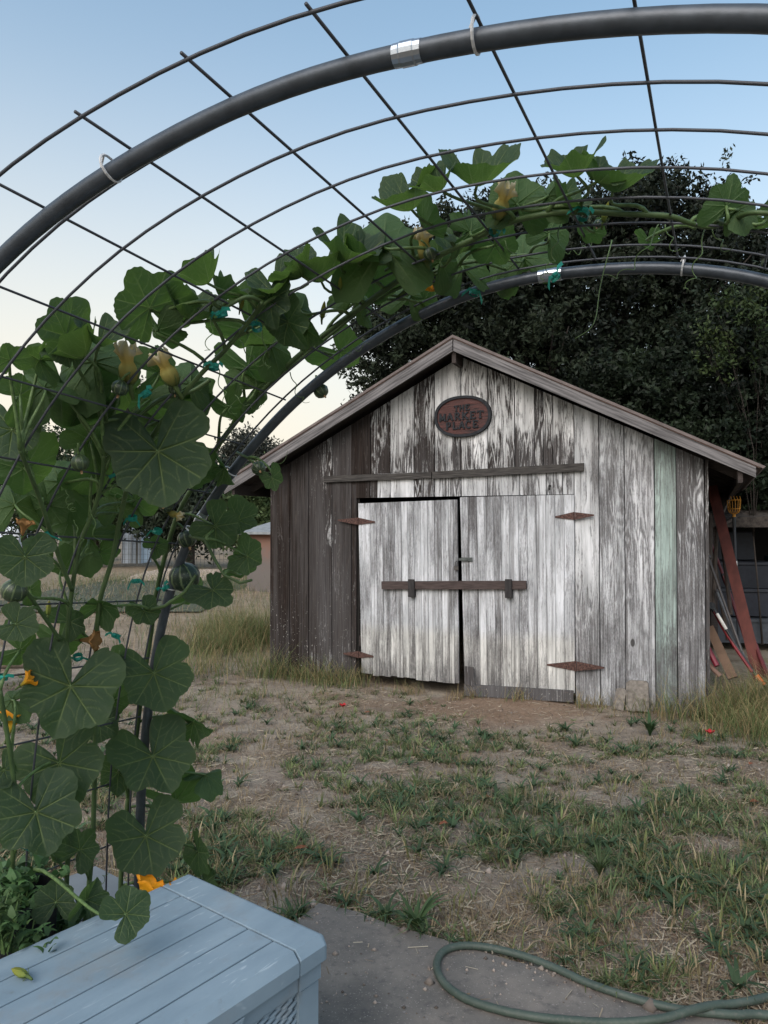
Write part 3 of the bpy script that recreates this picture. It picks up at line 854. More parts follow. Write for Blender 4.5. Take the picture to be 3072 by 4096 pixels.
# local: +x along the long side to the far right end (x<=0 is the box), +y across to the back
def box_mat():
    m = bpy.data.materials.new('blue_grey_plastic'); m.use_nodes = True; t = NT(m); v = t.obj()
    a = t.noise(t.mapping(v, (2.2, 7, 3)), 1, 5, .6); b = t.noise(v, 70, 4, .6)
    c = t.ramp(a, [(.3, (.150, .210, .258)), (.55, (.200, .270, .322)), (.75, (.240, .312, .360))])
    dirt = t.step(t.noise(v, 5, 6, .7), .50, .72)
    c = t.mix(t.math('MULTIPLY', dirt, .5), c, (.20, .205, .20))
    c = t.mix(t.math('MULTIPLY', t.step(t.noise(v, 22, 6, .75), .55, .75), .45), c, (.13, .145, .15))
    # thin pale scuffs
    s1 = t.noise(t.mapping(v, (16, 95, 20)), 1, 2, .4, .6)
    s2 = t.noise(v, 3.0, 3, .5)
    sc = t.math('MULTIPLY', t.step(s1, .62, .70), t.step(s2, .46, .60))
    c = t.mix(t.math('MULTIPLY', sc, .55), c, (.46, .53, .58))
    t.color(c); t.rough(t.math('ADD', t.math('MULTIPLY', b, .15), .40)); t.bsdf.inputs['Specular IOR Level'].default_value = .4
    t.bump(t.math('ADD', b, a), .12, .003); return m
M_BOX = box_mat()
M_GROOVE = simple('lid_groove', (.06, .085, .105), .7, var=.2, bump=0)
LID_L, LID_W = 1.28, .56
mb = MB()
# end board (breadboard) and planks, each with soft edges; chamfer along the long front edge
ch = .021; zt, zb = ZL, ZL - .058
def lidpiece(x0, x1, y0, y1, front=False, right=False, g=.0028):
    x0 += g; x1 -= 0 if right else g; y0 += 0 if front else g; y1 -= g
    yl = y0
    prof = [(y0, zb), (y0, zt - ch), (y0 + ch * .95, zt), (y1 - .002, zt), (y1, zt - .002), (y1, zt - .012)] if front else [(y0, zt - .012), (y0, zt - .002), (y0 + .002, zt), (y1 - .002, zt), (y1, zt - .002), (y1, zt - .012)]
    secs = [(x0, .0015), (x0 + .002, 0)]
    if right: secs += [(x1 - .014, 0), (x1 - .006, .003), (x1, .009)]
    else: secs += [(x1 - .002, 0), (x1, .0015)]
    rings = []
    for x, dz in secs:
        fr = .009 if (right and front and x == x1) else (.003 if (right and front and abs(x - (x1 - .006)) < 1e-6) else 0)
        rings.append(mb.addv([(x, max(y, y0 + fr), z - dz if z > zt - .03 else z) for y, z in prof]))
    for a, b in zip(rings[:-1], rings[1:]):
        for k in range(len(prof) - 1): mb.face((a + k, a + k + 1, b + k + 1, b + k))
    mb.face([rings[0] + k for k in range(len(prof))]); mb.face([rings[-1] + k for k in range(len(prof))][::-1])
EB = .105
npl = 6; ys = np.linspace(0, LID_W, npl + 1)
lidpiece(-EB, 0, 0, LID_W, True, True)
for k in range(npl):
    lidpiece(-LID_L + EB, -EB, ys[k], ys[k + 1], front=(k == 0))
lidpiece(-LID_L, -LID_L + EB, 0, LID_W, True, False)
lid = mb.build('lid', M_BOX, BX)
mb = MB(); mb.box((-LID_L + .01, .022, zb + .004), (-.02, LID_W - .003, zt - .005)); mb.build('lid_core', M_GROOVE, lid)
mb = MB(); mb.box((-LID_L + .004, .0035, zb + .002), (-.012, .022, zt - .03)); mb.box((-LID_L + .004, LID_W - .02, zb - .01), (-.01, LID_W - .001, zt - .013)); mb.build('lid_rim', M_BOX, lid)
# body: top band, corner posts, recessed woven panels
mb = MB()
by0, by1, bx0, bx1 = .014, LID_W - .014, -LID_L + .014, -.016
mb.box((bx0 + .075, by0 + .004, ZL - .108), (bx1 - .078, by0 + .03, ZL - .060), bev=.002)      # band under the lid
mb.box((bx0, by0, ZL - .108), (bx0 + .073, by0 + .07, ZL - .060), bev=.002)
mb.box((bx1 - .076, by0 - .001, ZL - .108), (bx1, by0 + .07, ZL - .060), bev=.003)
mb.box((bx1 - .074, by0 + .004, .0), (bx1 - .004, by0 + .074, ZL - .110), bev=.003)          # corner post
mb.box((bx0 + .004, by0 + .004, .0), (bx0 + .072, by0 + .074, ZL - .110), bev=.003)
mb.box((bx1 - .074, by1 - .074, 0), (bx1 - .004, by1 - .004, ZL - .06), bev=.003)
mb.box((bx0, by1 - .074, 0), (bx0 + .07, by1 - .004, ZL - .06), bev=.003)
mb.box((bx0 + .073, by0 + .008, .0), (bx1 - .075, by0 + .03, .075))
mb.box((bx1 - .03, by0 + .075, 0), (bx1 - .01, by1 - .075, ZL - .06)); mb.box((bx0 + .01, by1 - .03, 0), (bx1 - .03, by1 - .012, ZL - .06)); mb.box((bx0 + .01, by0 + .075, 0), (bx0 + .03, by1 - .075, ZL - .06))
body = mb.build('body', M_BOX, BX)
mb = MB(); mb.box((bx0 + .072, by0 + .024, .07), (bx1 - .074, by0 + .040, ZL - .10)); mb.build('panel_backing', M_BOX, body)
mb = MB()
z = .085; row = 0
while z < ZL - .114:
    x = bx0 + .078 + (row % 2) * .021
    while x < bx1 - .095:
        L_ = .058
        pts = [(x, by0 + .026, z - .006), (x + L_ * .3, by0 + .017, z - .001), (x + L_ * .7, by0 + .016, z + .006), (min(x + L_, bx1 - .078), by0 + .026, z + .012)]
        mb.tube(pts, [.0036, .0058, .0058, .0036], 6)
        x += .040
    z += .0115; row += 1
mb.build('woven_panel', M_BOX, body, smooth=True)
# moulded handle below the lid
mb = MB(); hx = -.36
mb.prism([(hx - .10, ZL - .062), (hx + .075, ZL - .062), (hx + .045, ZL - .112), (hx - .075, ZL - .112)], by0 - .016, by0 + .01, lambda u, v, d: (u, d, v)); mb.build('handle', M_BOX, body)

# ================================================================ HOSE
hp = [(1600, 424), (1480, 438), (1400, 455), (1300, 484), (1150, 497), (1000, 490), (880, 478), (760, 455), (650, 420), (580, 375), (550, 332), (545, 292), (568, 256), (620, 239), (690, 240), (770, 255), (850, 277), (950, 316), (1050, 362), (1180, 407), (1300, 440), (1400, 458), (1550, 470), (1680, 474)]
HP = []
for k, (X, Y) in enumerate(hp):
    z = .044 if k not in (0, 1, 2, 3) else (.040, .058, .070, .058)[k]
    g = onground((1100 + X / .8413) / 4, (3500 + Y / .8413) / 4, z)
    HP.append(g)
HP.insert(0, HP[0] + np.array([.5, .18, -.02])); HP.append(HP[-1] + np.array([.5, -.10, 0]))
def spline(P, n=8):
    P = [np.asarray(p, float) for p in P]; out = []
    for i in range(len(P) - 1):
        p0, p1, p2, p3 = P[max(i - 1, 0)], P[i], P[i + 1], P[min(i + 2, len(P) - 1)]
        for k in range(n):
            t = k / n
            out.append(.5 * (2 * p1 + (p2 - p0) * t + (2 * p0 - 5 * p1 + 4 * p2 - p3) * t * t + (3 * p1 - p0 - 3 * p2 + p3) * t ** 3))
    out.append(P[-1]); return out
mb = MB(); hs = spline(HP, 9)
c0h = Vector(HP[11])
mb.tube([Vector(p) - c0h for p in hs], [.0135 * (1 + .03 * math.sin(k * 1.7)) for k in range(len(hs))], 12)
def hose_mat():
    m = bpy.data.materials.new('green_hose'); m.use_nodes = True; t = NT(m); v = t.obj()
    a = t.noise(v, 9, 5, .6); b = t.noise(v, 90, 4, .6)
    c = t.ramp(a, [(.3, (.032, .050, .039)), (.6, (.050, .072, .056)), (.8, (.078, .094, .074))])
    c = t.mix(t.math('MULTIPLY', t.step(b, .5, .7), .5), c, (.10, .10, .085))
    t.color(c); t.rough(.6); t.bump(b, .2, .003); return m
ho = mb.build('garden_hose', hose_mat(), smooth=True); ho.location = c0h
tag(ho, 'faded green garden hose looped over the concrete slab', 'hose')
# ================================================================ SQUASH VINES
def leaf_mesh(var, sd, cup, wave, fold, lob, droop=0.0, quart=0.0):
    """unit-width leaf; x across, y to the tip, z the upper side; origin at the stalk"""
    r = np.random.default_rng(sd)
    NT_, NR = 210, 30
    th = np.linspace(-math.pi, math.pi, NT_, endpoint=False) + math.pi / NT_
    a = np.abs(th)
    R = .50 + .02 * np.cos(2 * th)
    for c_, w_, h_ in ((0, .36, .10), (math.radians(60), .36, .055), (math.radians(126), .54, .13)):
        R = R + h_ * lob * np.exp(-((a - c_) / w_) ** 2)
    for c_, h_ in ((math.radians(30) + .12 * (r.random() - .5), .05 * r.random()), (math.radians(88), .045 * r.random())):
        R = R - h_ * lob * np.exp(-((a - c_) / .14) ** 2)
    sin_w = .27 + .15 * r.random()
    R = R * (1 - .90 * np.exp(-((math.pi - a) / sin_w) ** 3.4))
    asym = 1 + .22 * (fbm(th * 1.3 + sd * 3.1, th * 0 + sd, sd, 3) - .5) * (a < 2.6) + .07 * r.standard_normal() * np.sin(th) + .05 * r.standard_normal() * np.sin(2 * th + 1)
    R = R * asym
    ser = .006 * np.sin(th * 31 + 2 * np.sin(th * 5 + sd)) + .008 * np.sin(th * 11 + 3 * np.sin(th * 2 + sd))
    R = R + ser * (a < 2.9)
    # a few torn / eaten bites
    for _ in range(r.integers(0, 3)):
        c_ = r.uniform(-2.4, 2.4); R = R * (1 - r.uniform(.1, .28) * np.exp(-((th - c_) / r.uniform(.05, .10)) ** 2))
    ph = r.uniform(0, 6.28, 6)
    rr = np.linspace(0, 1, NR + 1)[1:] ** .85
    T, Q = np.meshgrid(th, rr)
    rad = R[None, :] * Q
    X, Y = rad * np.sin(T), rad * np.cos(T)
    mains = [0, math.radians(47), -math.radians(47), math.radians(98), -math.radians(98), math.radians(142), -math.radians(142)]
    # distance to veins
    dv = np.full(X.shape, 9.0); dw = np.full(X.shape, 9.0)
    def seg(x0, y0, x1, y1, w):
        nonlocal dv, dw
        dx, dy = x1 - x0, y1 - y0; L2 = dx * dx + dy * dy
        t = np.clip(((X - x0) * dx + (Y - y0) * dy) / L2, 0, 1)
        d = np.hypot(X - x0 - t * dx, Y - y0 - t * dy) / (w * (1 - (.6 if w > .009 else .2) * t))
        if w > .009: dv = np.minimum(dv, d)
        else: dw = np.minimum(dw, d)
    for m_ in mains:
        Lm = np.interp(m_, th, R) * .95
        ux_, uy_ = math.sin(m_), math.cos(m_)
        seg(0, 0, ux_ * Lm, uy_ * Lm, .0125 if abs(m_) < 2 else .0095)
        for k in range(2):
            for sg_ in (-1, 1):
                f = .36 + .26 * k + (.08 if sg_ > 0 else 0) + r.uniform(-.04, .04)
                x_, y_ = ux_ * Lm * f, uy_ * Lm * f; b = m_ + sg_ * .95; l2 = Lm * (.20 - .04 * k)
                for q_ in range(3):        # secondary veins curve back towards the margin
                    x2_, y2_ = x_ + math.sin(b) * l2, y_ + math.cos(b) * l2
                    seg(x_, y_, x2_, y2_, .0075 - .0017 * q_); x_, y_ = x2_, y2_; b -= sg_ * .30
    vein = np.maximum(np.exp(-dv ** 2 * 1.2), .42 * np.exp(-dw ** 2 * 1.2))
    ang = np.min(np.abs((T[..., None] - np.array(mains) + math.pi) % (2 * math.pi) - math.pi), -1)
    puff = np.minimum(ang / .3, 1) * Q * (1 - .4 * Q) * .030
    Z = puff - .02 * vein * (1 - Q)
    Z = Z + cup * rad ** 2 - quart * rad ** 4
    Z = Z + wave * Q ** 3 * (np.sin(3 * T + ph[0]) * .5 + np.sin(5 * T + ph[1]) * .35 + np.sin(8 * T + ph[2]) * .22 + np.sin(13 * T + ph[4]) * .10)
    Z = Z + fold * np.abs(X) - droop * np.maximum(Y, 0) ** 2
    # crinkle
    Z = Z + .010 * (fbm(X * 9 + sd, Y * 9, sd, 3) - .5) * 2 * Q
    V = np.concatenate([[[0, 0, 0]], np.stack([X, Y, Z], -1).reshape(-1, 3)])
    vn = np.concatenate([[1], vein.ravel()]); ed = np.concatenate([[0], (Q ** 8).ravel()])
    Fc = []
    idx = lambda i_, j_: 1 + i_ * NT_ + (j_ % NT_)
    for j in range(NT_): Fc.append((0, idx(0, j + 1), idx(0, j)))
    for i_ in range(NR - 1):
        for j in range(NT_): Fc.append((idx(i_, j), idx(i_, j + 1), idx(i_ + 1, j + 1), idx(i_ + 1, j)))
    me = bpy.data.meshes.new('leaf_blade')
    me.from_pydata(V.tolist(), [], Fc)
    for nm, arr in (('vein', vn), ('edge', ed)):
        t_ = me.attributes.new(nm, 'FLOAT', 'POINT'); t_.data.foreach_set('value', np.ascontiguousarray(arr, np.float32))
    me.polygons.foreach_set('use_smooth', [True] * len(me.polygons))
    # make sure normals face +z
    if me.polygons[10].normal.z < 0: me.flip_normals()
    me.materials.append(M_LEAF)
    return me

def leaf_mat():
    m = bpy.data.materials.new('squash_leaf'); m.use_nodes = True; t = NT(m); v = t.obj()
    vein = t.attr('vein'); edge = t.attr('edge'); rd = t.rand()
    n1 = t.noise(v, 3.2, 5, .6); n2 = t.noise(v, 26, 5, .65); sp = t.noise(v, 48, 2, .5)
    hue = t.mix(rd, (.023, .047, .029), (.039, .068, .037))
    top = t.mix(t.step(n1, .3, .7), hue, t.mix(.5, hue, (.022, .038, .024)))
    top = t.mix(t.math('MULTIPLY', t.step(n2, .45, .7), .35), top, (.016, .034, .018))
    top = t.mix(t.math('MULTIPLY', vein, .8), top, (.200, .255, .105))
    top = t.mix(t.math('MULTIPLY', edge, .35), top, (.075, .105, .045))
    mil = t.math('MULTIPLY', t.step(sp, .70, .76), t.step(n1, .46, .6))
    top = t.mix(t.math('MULTIPLY', mil, .5), top, (.22, .25, .18))
    und = t.mix(t.step(n1, .3, .7), (.040, .078, .030), (.056, .100, .038))
    und = t.mix(t.math('MULTIPLY', vein, .7), und, (.11, .16, .065))
    g = t.n.new('ShaderNodeNewGeometry')
    c = t.mix(g.outputs['Backfacing'], top, und)
    t.color(c); t.rough(.55); t.bsdf.inputs['Specular IOR Level'].default_value = .22
    tr = t.n.new('ShaderNodeBsdfTranslucent')
    t.lk(t.mix(vein, (.11, .21, .038), (.17, .27, .075)), tr.inputs['Color'])
    mx = t.n.new('ShaderNodeMixShader'); mx.inputs[0].default_value = .36
    t.lk(t.bsdf.outputs[0], mx.inputs[1]); t.lk(tr.outputs[0], mx.inputs[2]); t.lk(mx.outputs[0], t.out.inputs[0])
    t.bump(t.math('ADD', t.math('MULTIPLY', n2, .6), t.math('MULTIPLY', vein, -.6)), .35, .02)
    return m
M_LEAF = leaf_mat()
M_STEM = simple('vine_stem', (.045, .080, .024), .55, var=.3, scale=9, c2=(.06, .10, .034), bump=.25)
M_STALK = simple('leaf_stalk', (.058, .105, .030), .5, var=.3, scale=9, c2=(.085, .14, .045), bump=.2)
LV = [leaf_mesh(0, 3, .10, .045, .05, 1.0), leaf_mesh(1, 8, .22, .06, .05, 1.15, .1), leaf_mesh(2, 12, -.12, .05, .10, .9, .15), leaf_mesh(3, 21, .05, .075, .12, 1.25),
      leaf_mesh(4, 34, .55, .09, .18, 1.0), leaf_mesh(5, 47, .30, .12, .35, 1.1), leaf_mesh(6, 55, -.25, .08, .30, 1.0, .3), leaf_mesh(7, 63, .8, .10, .10, 1.05),
      leaf_mesh(8, 72, 1.7, .09, .05, .8, 0, 1.4), leaf_mesh(9, 85, 2.0, .11, .08, .9, 0, 2.4), leaf_mesh(10, 91, 1.3, .13, .20, .9, 0, 1.4)]
# arch surface lookup: pixel -> distance
KK, DD = np.meshgrid(np.arange(0, NS, 1), np.linspace(-.02, 1.2, 40))
ASURF = np.array([[arch_pt(k, d, .012) for k in range(NS)] for d in np.linspace(-.02, 1.2, 40)]).reshape(-1, 3)
APRJ = project(ASURF)
def surf_depth(px, py):
    d2 = (APRJ[:, 0] - px) ** 2 + (APRJ[:, 1] - py) ** 2
    k = np.argsort(d2)[:6]
    return float(np.median(APRJ[k, 2])), ASURF[k[0]]
stems = []   # (vine, list of points)
def pxpath(pts, off=-.03):
    out = []
    for x, y in pts:
        d, _ = surf_depth(x, y); out.append(at(x, y, d - off))
    return spline(out, 6)
class Vine:
    def __init__(s, name, base, **k):
        s.root = empty(name, base, 0, **k); s.base = Vector(base); s.paths = []; s.nl = 0; s.pts = np.zeros((0, 3))
    def stem(s, pts, r0, r1, name='stem', mat=None):
        mb = MB(); n = len(pts)
        mb.tube([Vector(p) - s.base for p in pts], [r0 + (r1 - r0) * i / (n - 1) for i in range(n)], 8)
        o = mb.build(name, mat or M_STEM, s.root, smooth=True)
        s.pts = np.concatenate([s.pts, np.array(pts)]); return o
    def leaf(s, px, py, w, ang, tilt=0, roll=0, var=0, off=.05, flip=False, depth=None, stalk=True, fan=None):
        d = depth if depth else surf_depth(px, py)[0] - off
        p = at(px, py, d); size = w * (.83 if py > 505 else (1.0 if fan is None else 1.05)) * d / F
        vd = Vector(ray(px, py)).normalized()
        n = vd if flip else -vd
        right = Vector((1, 0, 0)); up = right.cross(vd).normalized(); right = vd.cross(up)
        t = right * math.cos(R_(ang)) + up * math.sin(R_(ang))
        c = t.cross(n)      # x axis such that x,y,z right handed: x = y cross z
        M3 = Matrix((c, t, n)).transposed()
        M3 = Matrix.Rotation(R_(tilt), 3, c) @ M3
        t2 = M3 @ Vector((0, 1, 0))
        M3 = Matrix.Rotation(R_(roll), 3, t2) @ M3
        if fan is not None:          # blade opens upward like a funnel, leaning fan=(azimuth, degrees)
            az_, ln_ = R_(fan[0]), R_(fan[1])
            n = (up * math.cos(ln_) + (right * math.cos(az_) - vd * math.sin(az_)) * math.sin(ln_)).normalized()
            t = (right * math.cos(R_(ang)) - vd * math.sin(R_(ang))); t = (t - n * t.dot(n)).normalized()
            M3 = Matrix((t.cross(n), t, n)).transposed()
        M = Matrix.Translation(Vector(p) - s.base) @ M3.to_4x4() @ Matrix.Scale(size, 4)
        o = bpy.data.objects.new('leaf', LV[var]); COL.objects.link(o); o.parent = s.root; o.matrix_local = M
        s.nl += 1
        if stalk and len(s.pts):
            q = np.linalg.norm(s.pts - p, axis=1)
            # prefer a node 8-22 cm away and lower
            cost = np.abs(q - (.10 if px > 600 else .15)) + .25 * np.maximum(s.pts[:, 2] - p[2], 0)
            e = Vector(s.pts[int(np.argmin(cost))]); P0 = Vector(p)
            mx_ = .16 if px > 600 else .42
            if (e - P0).length > mx_: e = P0 + (e - P0).normalized() * mx_
            nn = M3 @ Vector((0, 0, 1)); yy = M3 @ Vector((0, 1, 0))
            c1 = P0 - nn * .05 - yy * .05 + Vector((0, 0, -.02)); c2 = e + (P0 - e) * .25 + Vector((0, 0, .035))
            pts = []
            for k in range(9):
                u = k / 8; pts.append(P0 * (1 - u) ** 3 + c1 * 3 * u * (1 - u) ** 2 + c2 * 3 * u * u * (1 - u) + e * u ** 3)
            MI = (Matrix.Translation(s.base) @ M).inverted()
            mb = MB(); mb.tube([MI @ q_ for q_ in pts], [(.0032 + .0022 * k / 8) / size for k in range(9)], 7)
            so_ = mb.build('leaf_stalk', M_STALK, o, smooth=True)
        return o
    def tendril(s, px, py, dx, dy, coils=2.5, off=0.0, r=.0013):
        d = surf_depth(px, py)[0] - off; p = at(px, py, d); q = at(px + dx, py + dy, d - .03)
        P0, Q0 = Vector(p), Vector(q); ax = (Q0 - P0); L = ax.length; ax.normalize(); a = ax.orthogonal().normalized(); b = ax.cross(a)
        pts = []
        nn = int(12 + coils * 10)
        for k in range(nn + 1):
            u = k / nn; rr = .010 * min(1, u * 2.5) * (1 - .3 * u)
            sag = Vector((0, 0, -.05 * math.sin(u * math.pi) * L / .15))
            pts.append(P0 + ax * L * u + (a * math.cos(u * coils * 6.28) + b * math.sin(u * coils * 6.28)) * rr + sag * .6)
        mb = MB(); mb.tube([p_ - s.base for p_ in pts], [r * (1.3 - .8 * k / nn) for k in range(nn + 1)], 5)
        mb.build('tendril', M_STALK, s.root, smooth=True)
def stripe_mat():
    m = bpy.data.materials.new('striped_squash_skin'); m.use_nodes = True; t = NT(m); v = t.obj()
    x = t.n.new('ShaderNodeSeparateXYZ'); t.lk(v, x.inputs[0])
    ang = t.math('ARCTAN2', x.outputs['Y'], x.outputs['X'])
    st = t.math('SINE', t.math('ADD', t.math('MULTIPLY', ang, 9.0), t.math('MULTIPLY', t.noise(v, 18, 4, .6), 1.6)))
    c = t.mix(t.step(st, .70, 1.0), (.014, .030, .017), (.11, .15, .07))
    rd = t.rand(); c = t.mix(t.math('MULTIPLY', rd, .35), c, (.08, .115, .045))
    sp = t.step(t.noise(v, 140, 2, .5), .62, .70); c = t.mix(t.math('MULTIPLY', sp, .5), c, (.20, .25, .13))
    t.color(c); t.rough(.38); t.bsdf.inputs['Specular IOR Level'].default_value = .45; return m
M_FRUIT = stripe_mat()
M_DRYFL = simple('dried_blossom', (.30, .17, .075), .85, var=.5, scale=60, bump=.5, c2=(.42, .27, .15))
FL_ME = {}
def fruit(vine, px, py, rpx, off=.0, tilt=(0, 0), stalk_to=None, tip=True):
    d = surf_depth(px, py)[0] - off; p = at(px, py, d); r = rpx * d / F
    mb = MB()
    prof = [(r * .12, -r * .86), (r * .5, -r * .80), (r * .85, -r * .5), (r * 1.0, 0), (r * .9, r * .42), (r * .62, r * .74), (r * .3, r * .90), (r * .12, r * .93)]
    mb.lathe(prof, 30, mod=lambda a, z: 1 + .035 * math.cos(a * 9))
    o = mb.build('squash', M_FRUIT, vine.root, smooth=True)
    o.location = Vector(p) - vine.base; o.rotation_euler = (R_(tilt[0]), R_(tilt[1]), rnd.random() * 6)
    mb = MB(); mb.tube([(0, 0, r * .85), (r * .05, 0, r * 1.15), (r * .3, 0, r * 1.6), (r * .9, 0, r * 2.1)], [r * .20, r * .14, r * .13, r * .14], 8)
    mb.build('fruit_stalk', M_STALK, o, smooth=True)
    if tip:
        mb = MB(); mb.lathe([(r * .10, -r * .84), (r * .17, -r * .98), (r * .10, -r * 1.12), (r * .15, -r * 1.22)], 8); mb.build('blossom_scar', M_DRYFL, o)
    return o
M_FLOWER = attr_mat('squash_blossom', .6, .30)
def flower(vine, px, py, hpx, ang, kind='wilted', off=.0, depth=None):
    """closed or open blossom pointing along image angle ang"""
    d = depth if depth else surf_depth(px, py)[0] - off; p = at(px, py, d); h = hpx * (1.3 if kind in ('wilted', 'open') else 1.0) * d / F
    mb = MB(); N = 20
    if kind == 'wilted':
        prof = [(.09, 0), (.17, .10), (.22, .26), (.19, .44), (.13, .56), (.17, .70), (.27, .88), (.24, 1.0)]
    elif kind == 'bud':
        prof = [(.06, 0), (.13, .12), (.17, .35), (.14, .6), (.08, .85), (.02, 1.0)]
    else:
        prof = [(.06, 0), (.10, .15), (.14, .40), (.22, .62), (.40, .82), (.55, .95), (.50, 1.0)]
    rings = []
    for i_, (r, z) in enumerate(prof):
        if kind == 'bud': col = (.16 + .12 * z, .22 + .06 * z, .05)
        elif kind == 'wilted': col = [(.10, .13, .04), (.17, .18, .05), (.27, .24, .07), (.40, .36, .11), (.50, .38, .10), (.56, .42, .14), (.58, .50, .28), (.62, .57, .42)][i_]
        elif kind == 'brown': col = (.30, .16, .06)
        else: col = [(.17, .20, .05), (.30, .27, .05), (.55, .36, .035), (.72, .36, .02), (.75, .33, .015), (.70, .29, .015), (.66, .28, .02)][i_]
        vs_ = []
        for k in range(N):
            a = 6.283 * k / N; pl = 1 + (.15 if i_ > 0 else 0) * math.cos(a * 5 + i_ * .45) + ((.10 if kind != 'wilted' else .04 * i_) * math.cos(a * 10 + i_) if i_ > 2 else 0) + (rnd.uniform(-.22, .22) if i_ > 4 and kind == 'wilted' else 0)
            zz = z + ((.07 if kind != 'wilted' else .13) * math.cos(a * 5 + .6) * (z > .7)) + rnd.uniform(-.05, .05) * (z > .7)
            vs_.append((r * pl * math.cos(a) * h, r * pl * math.sin(a) * h, zz * h))
        mb.set(col=col); rings.append(mb.addv(vs_))
    for a, b in zip(rings[:-1], rings[1:]):
        for k in range(N): mb.face((a + k, a + (k + 1) % N, b + (k + 1) % N, b + k))
    mb.face([rings[0] + k for k in range(N)][::-1])
    mb.set(col=(.10, .15, .05)); mb.tube([(0, 0, .02 * h), (0, 0, -.14 * h), (.05 * h, 0, -.4 * h)], [.10 * h, .07 * h, .05 * h], 7)
    for k in range(5):
        a = k * 1.257; mb.tube([(.09 * h * math.cos(a), .09 * h * math.sin(a), 0), (.24 * h * math.cos(a), .24 * h * math.sin(a), .16 * h), (.30 * h * math.cos(a), .30 * h * math.sin(a), .30 * h)], [.018 * h, .014 * h, .004 * h], 4)
    o = mb.build('flower', M_FLOWER, vine.root if vine else None, smooth=True)
    vd = Vector(ray(px, py)).normalized(); rt = Vector((1, 0, 0)); up = rt.cross(vd)
    dirv = (rt * math.cos(R_(ang)) + up * math.sin(R_(ang)) - vd * .15).normalized()
    o.rotation_mode = 'QUATERNION'; o.rotation_quaternion = dirv.to_track_quat('Z', 'Y')
    o.location = Vector(p) - (vine.base if vine else Vector((0, 0, 0)))
    return o

# ---- the vine that climbs the left leg and runs over the top
legb = at(120, 905, surf_depth(135, 880)[0])
VA = Vine('squash_vine', (float(legb[0]), float(legb[1]), .42), label='big leafy squash vine climbing the left pipe and over the top of the arch', cat='squash vine')
VB = Vine('squash_vine', tuple(at(66, 935, 2.25)), label='lower squash vine with broad leaves on the wire mesh behind the blue grey box', cat='squash vine')
S = lambda *p: [(x * .46293, y * .46293) for x, y in p]
VA.stem(pxpath([(120, 905), (122, 860), (128, 800), (136, 740), (142, 690), (150, 640), (157, 590), (168, 545), (180, 510), (200, 475), (222, 440), (250, 405), (285, 368), (320, 338), (350, 315)]), .0085, .008)
VA.stem(pxpath([(350, 315), (385, 290), (420, 266), (450, 250), (480, 236), (505, 224), (540, 215), (580, 212), (625, 214), (668, 216), (690, 223), (708, 227), (728, 222), (750, 213), (775, 214)], .015), .0085, .005)
VA.stem(pxpath([(250, 405), (285, 372), (330, 335), (372, 302), (410, 283), (445, 268), (490, 259), (530, 254)], -.05), .006, .004)
VA.stem(pxpath([(96, 645), (100, 600), (112, 560), (120, 520), (130, 480), (150, 440), (175, 405), (200, 375), (225, 350), (250, 320), (262, 302)], .02), .0078, .006)
VA.stem(pxpath([(262, 302), (246, 297), (222, 308), (212, 300)], .01), .006, .004)
VA.stem(pxpath([(210, 380), (190, 392), (160, 400), (135, 418), (110, 420), (90, 428)], -.04), .006, .0045)
VA.stem([at(150, 610, 2.4), at(165, 606, 2.38), at(185, 592, 2.36), at(196, 575, 2.34)], .006, .005)
VA.stem([at(190, 536, 2.4), at(205, 540, 2.36), at(215, 560, 2.33), at(224, 575, 2.32), at(240, 583, 2.31), at(252, 580, 2.3)], .006, .004)
VA.stem([at(236, 452, 2.42), at(248, 458, 2.38), at(262, 470, 2.36)], .005, .004)
VB.stem(pxpath([(66, 935), (66, 900), (68, 850), (70, 800), (68, 740), (66, 690), (67, 640), (72, 590), (80, 545), (94, 510), (102, 480), (104, 455)], .02), .0085, .006)
VB.stem(pxpath([(84, 930), (88, 895), (92, 850), (94, 800), (95, 750), (96, 690), (96, 645)], .0), .0085, .0078)
VB.stem(pxpath([(72, 590), (60, 560), (50, 530), (40, 500), (30, 475), (20, 450)], .03), .007, .005)
VB.stem(pxpath([(60, 640), (45, 618), (25, 590), (5, 570)], .03), .006, .005)
VB.stem(pxpath([(10, 905), (12, 870), (14, 835), (16, 800), (8, 740), (0, 690)], .05), .0075, .006)
VB.stem([at(52, 905, 2.2), at(64, 912, 2.2), at(78, 909, 2.2), at(96, 905, 2.22)], .006, .006)

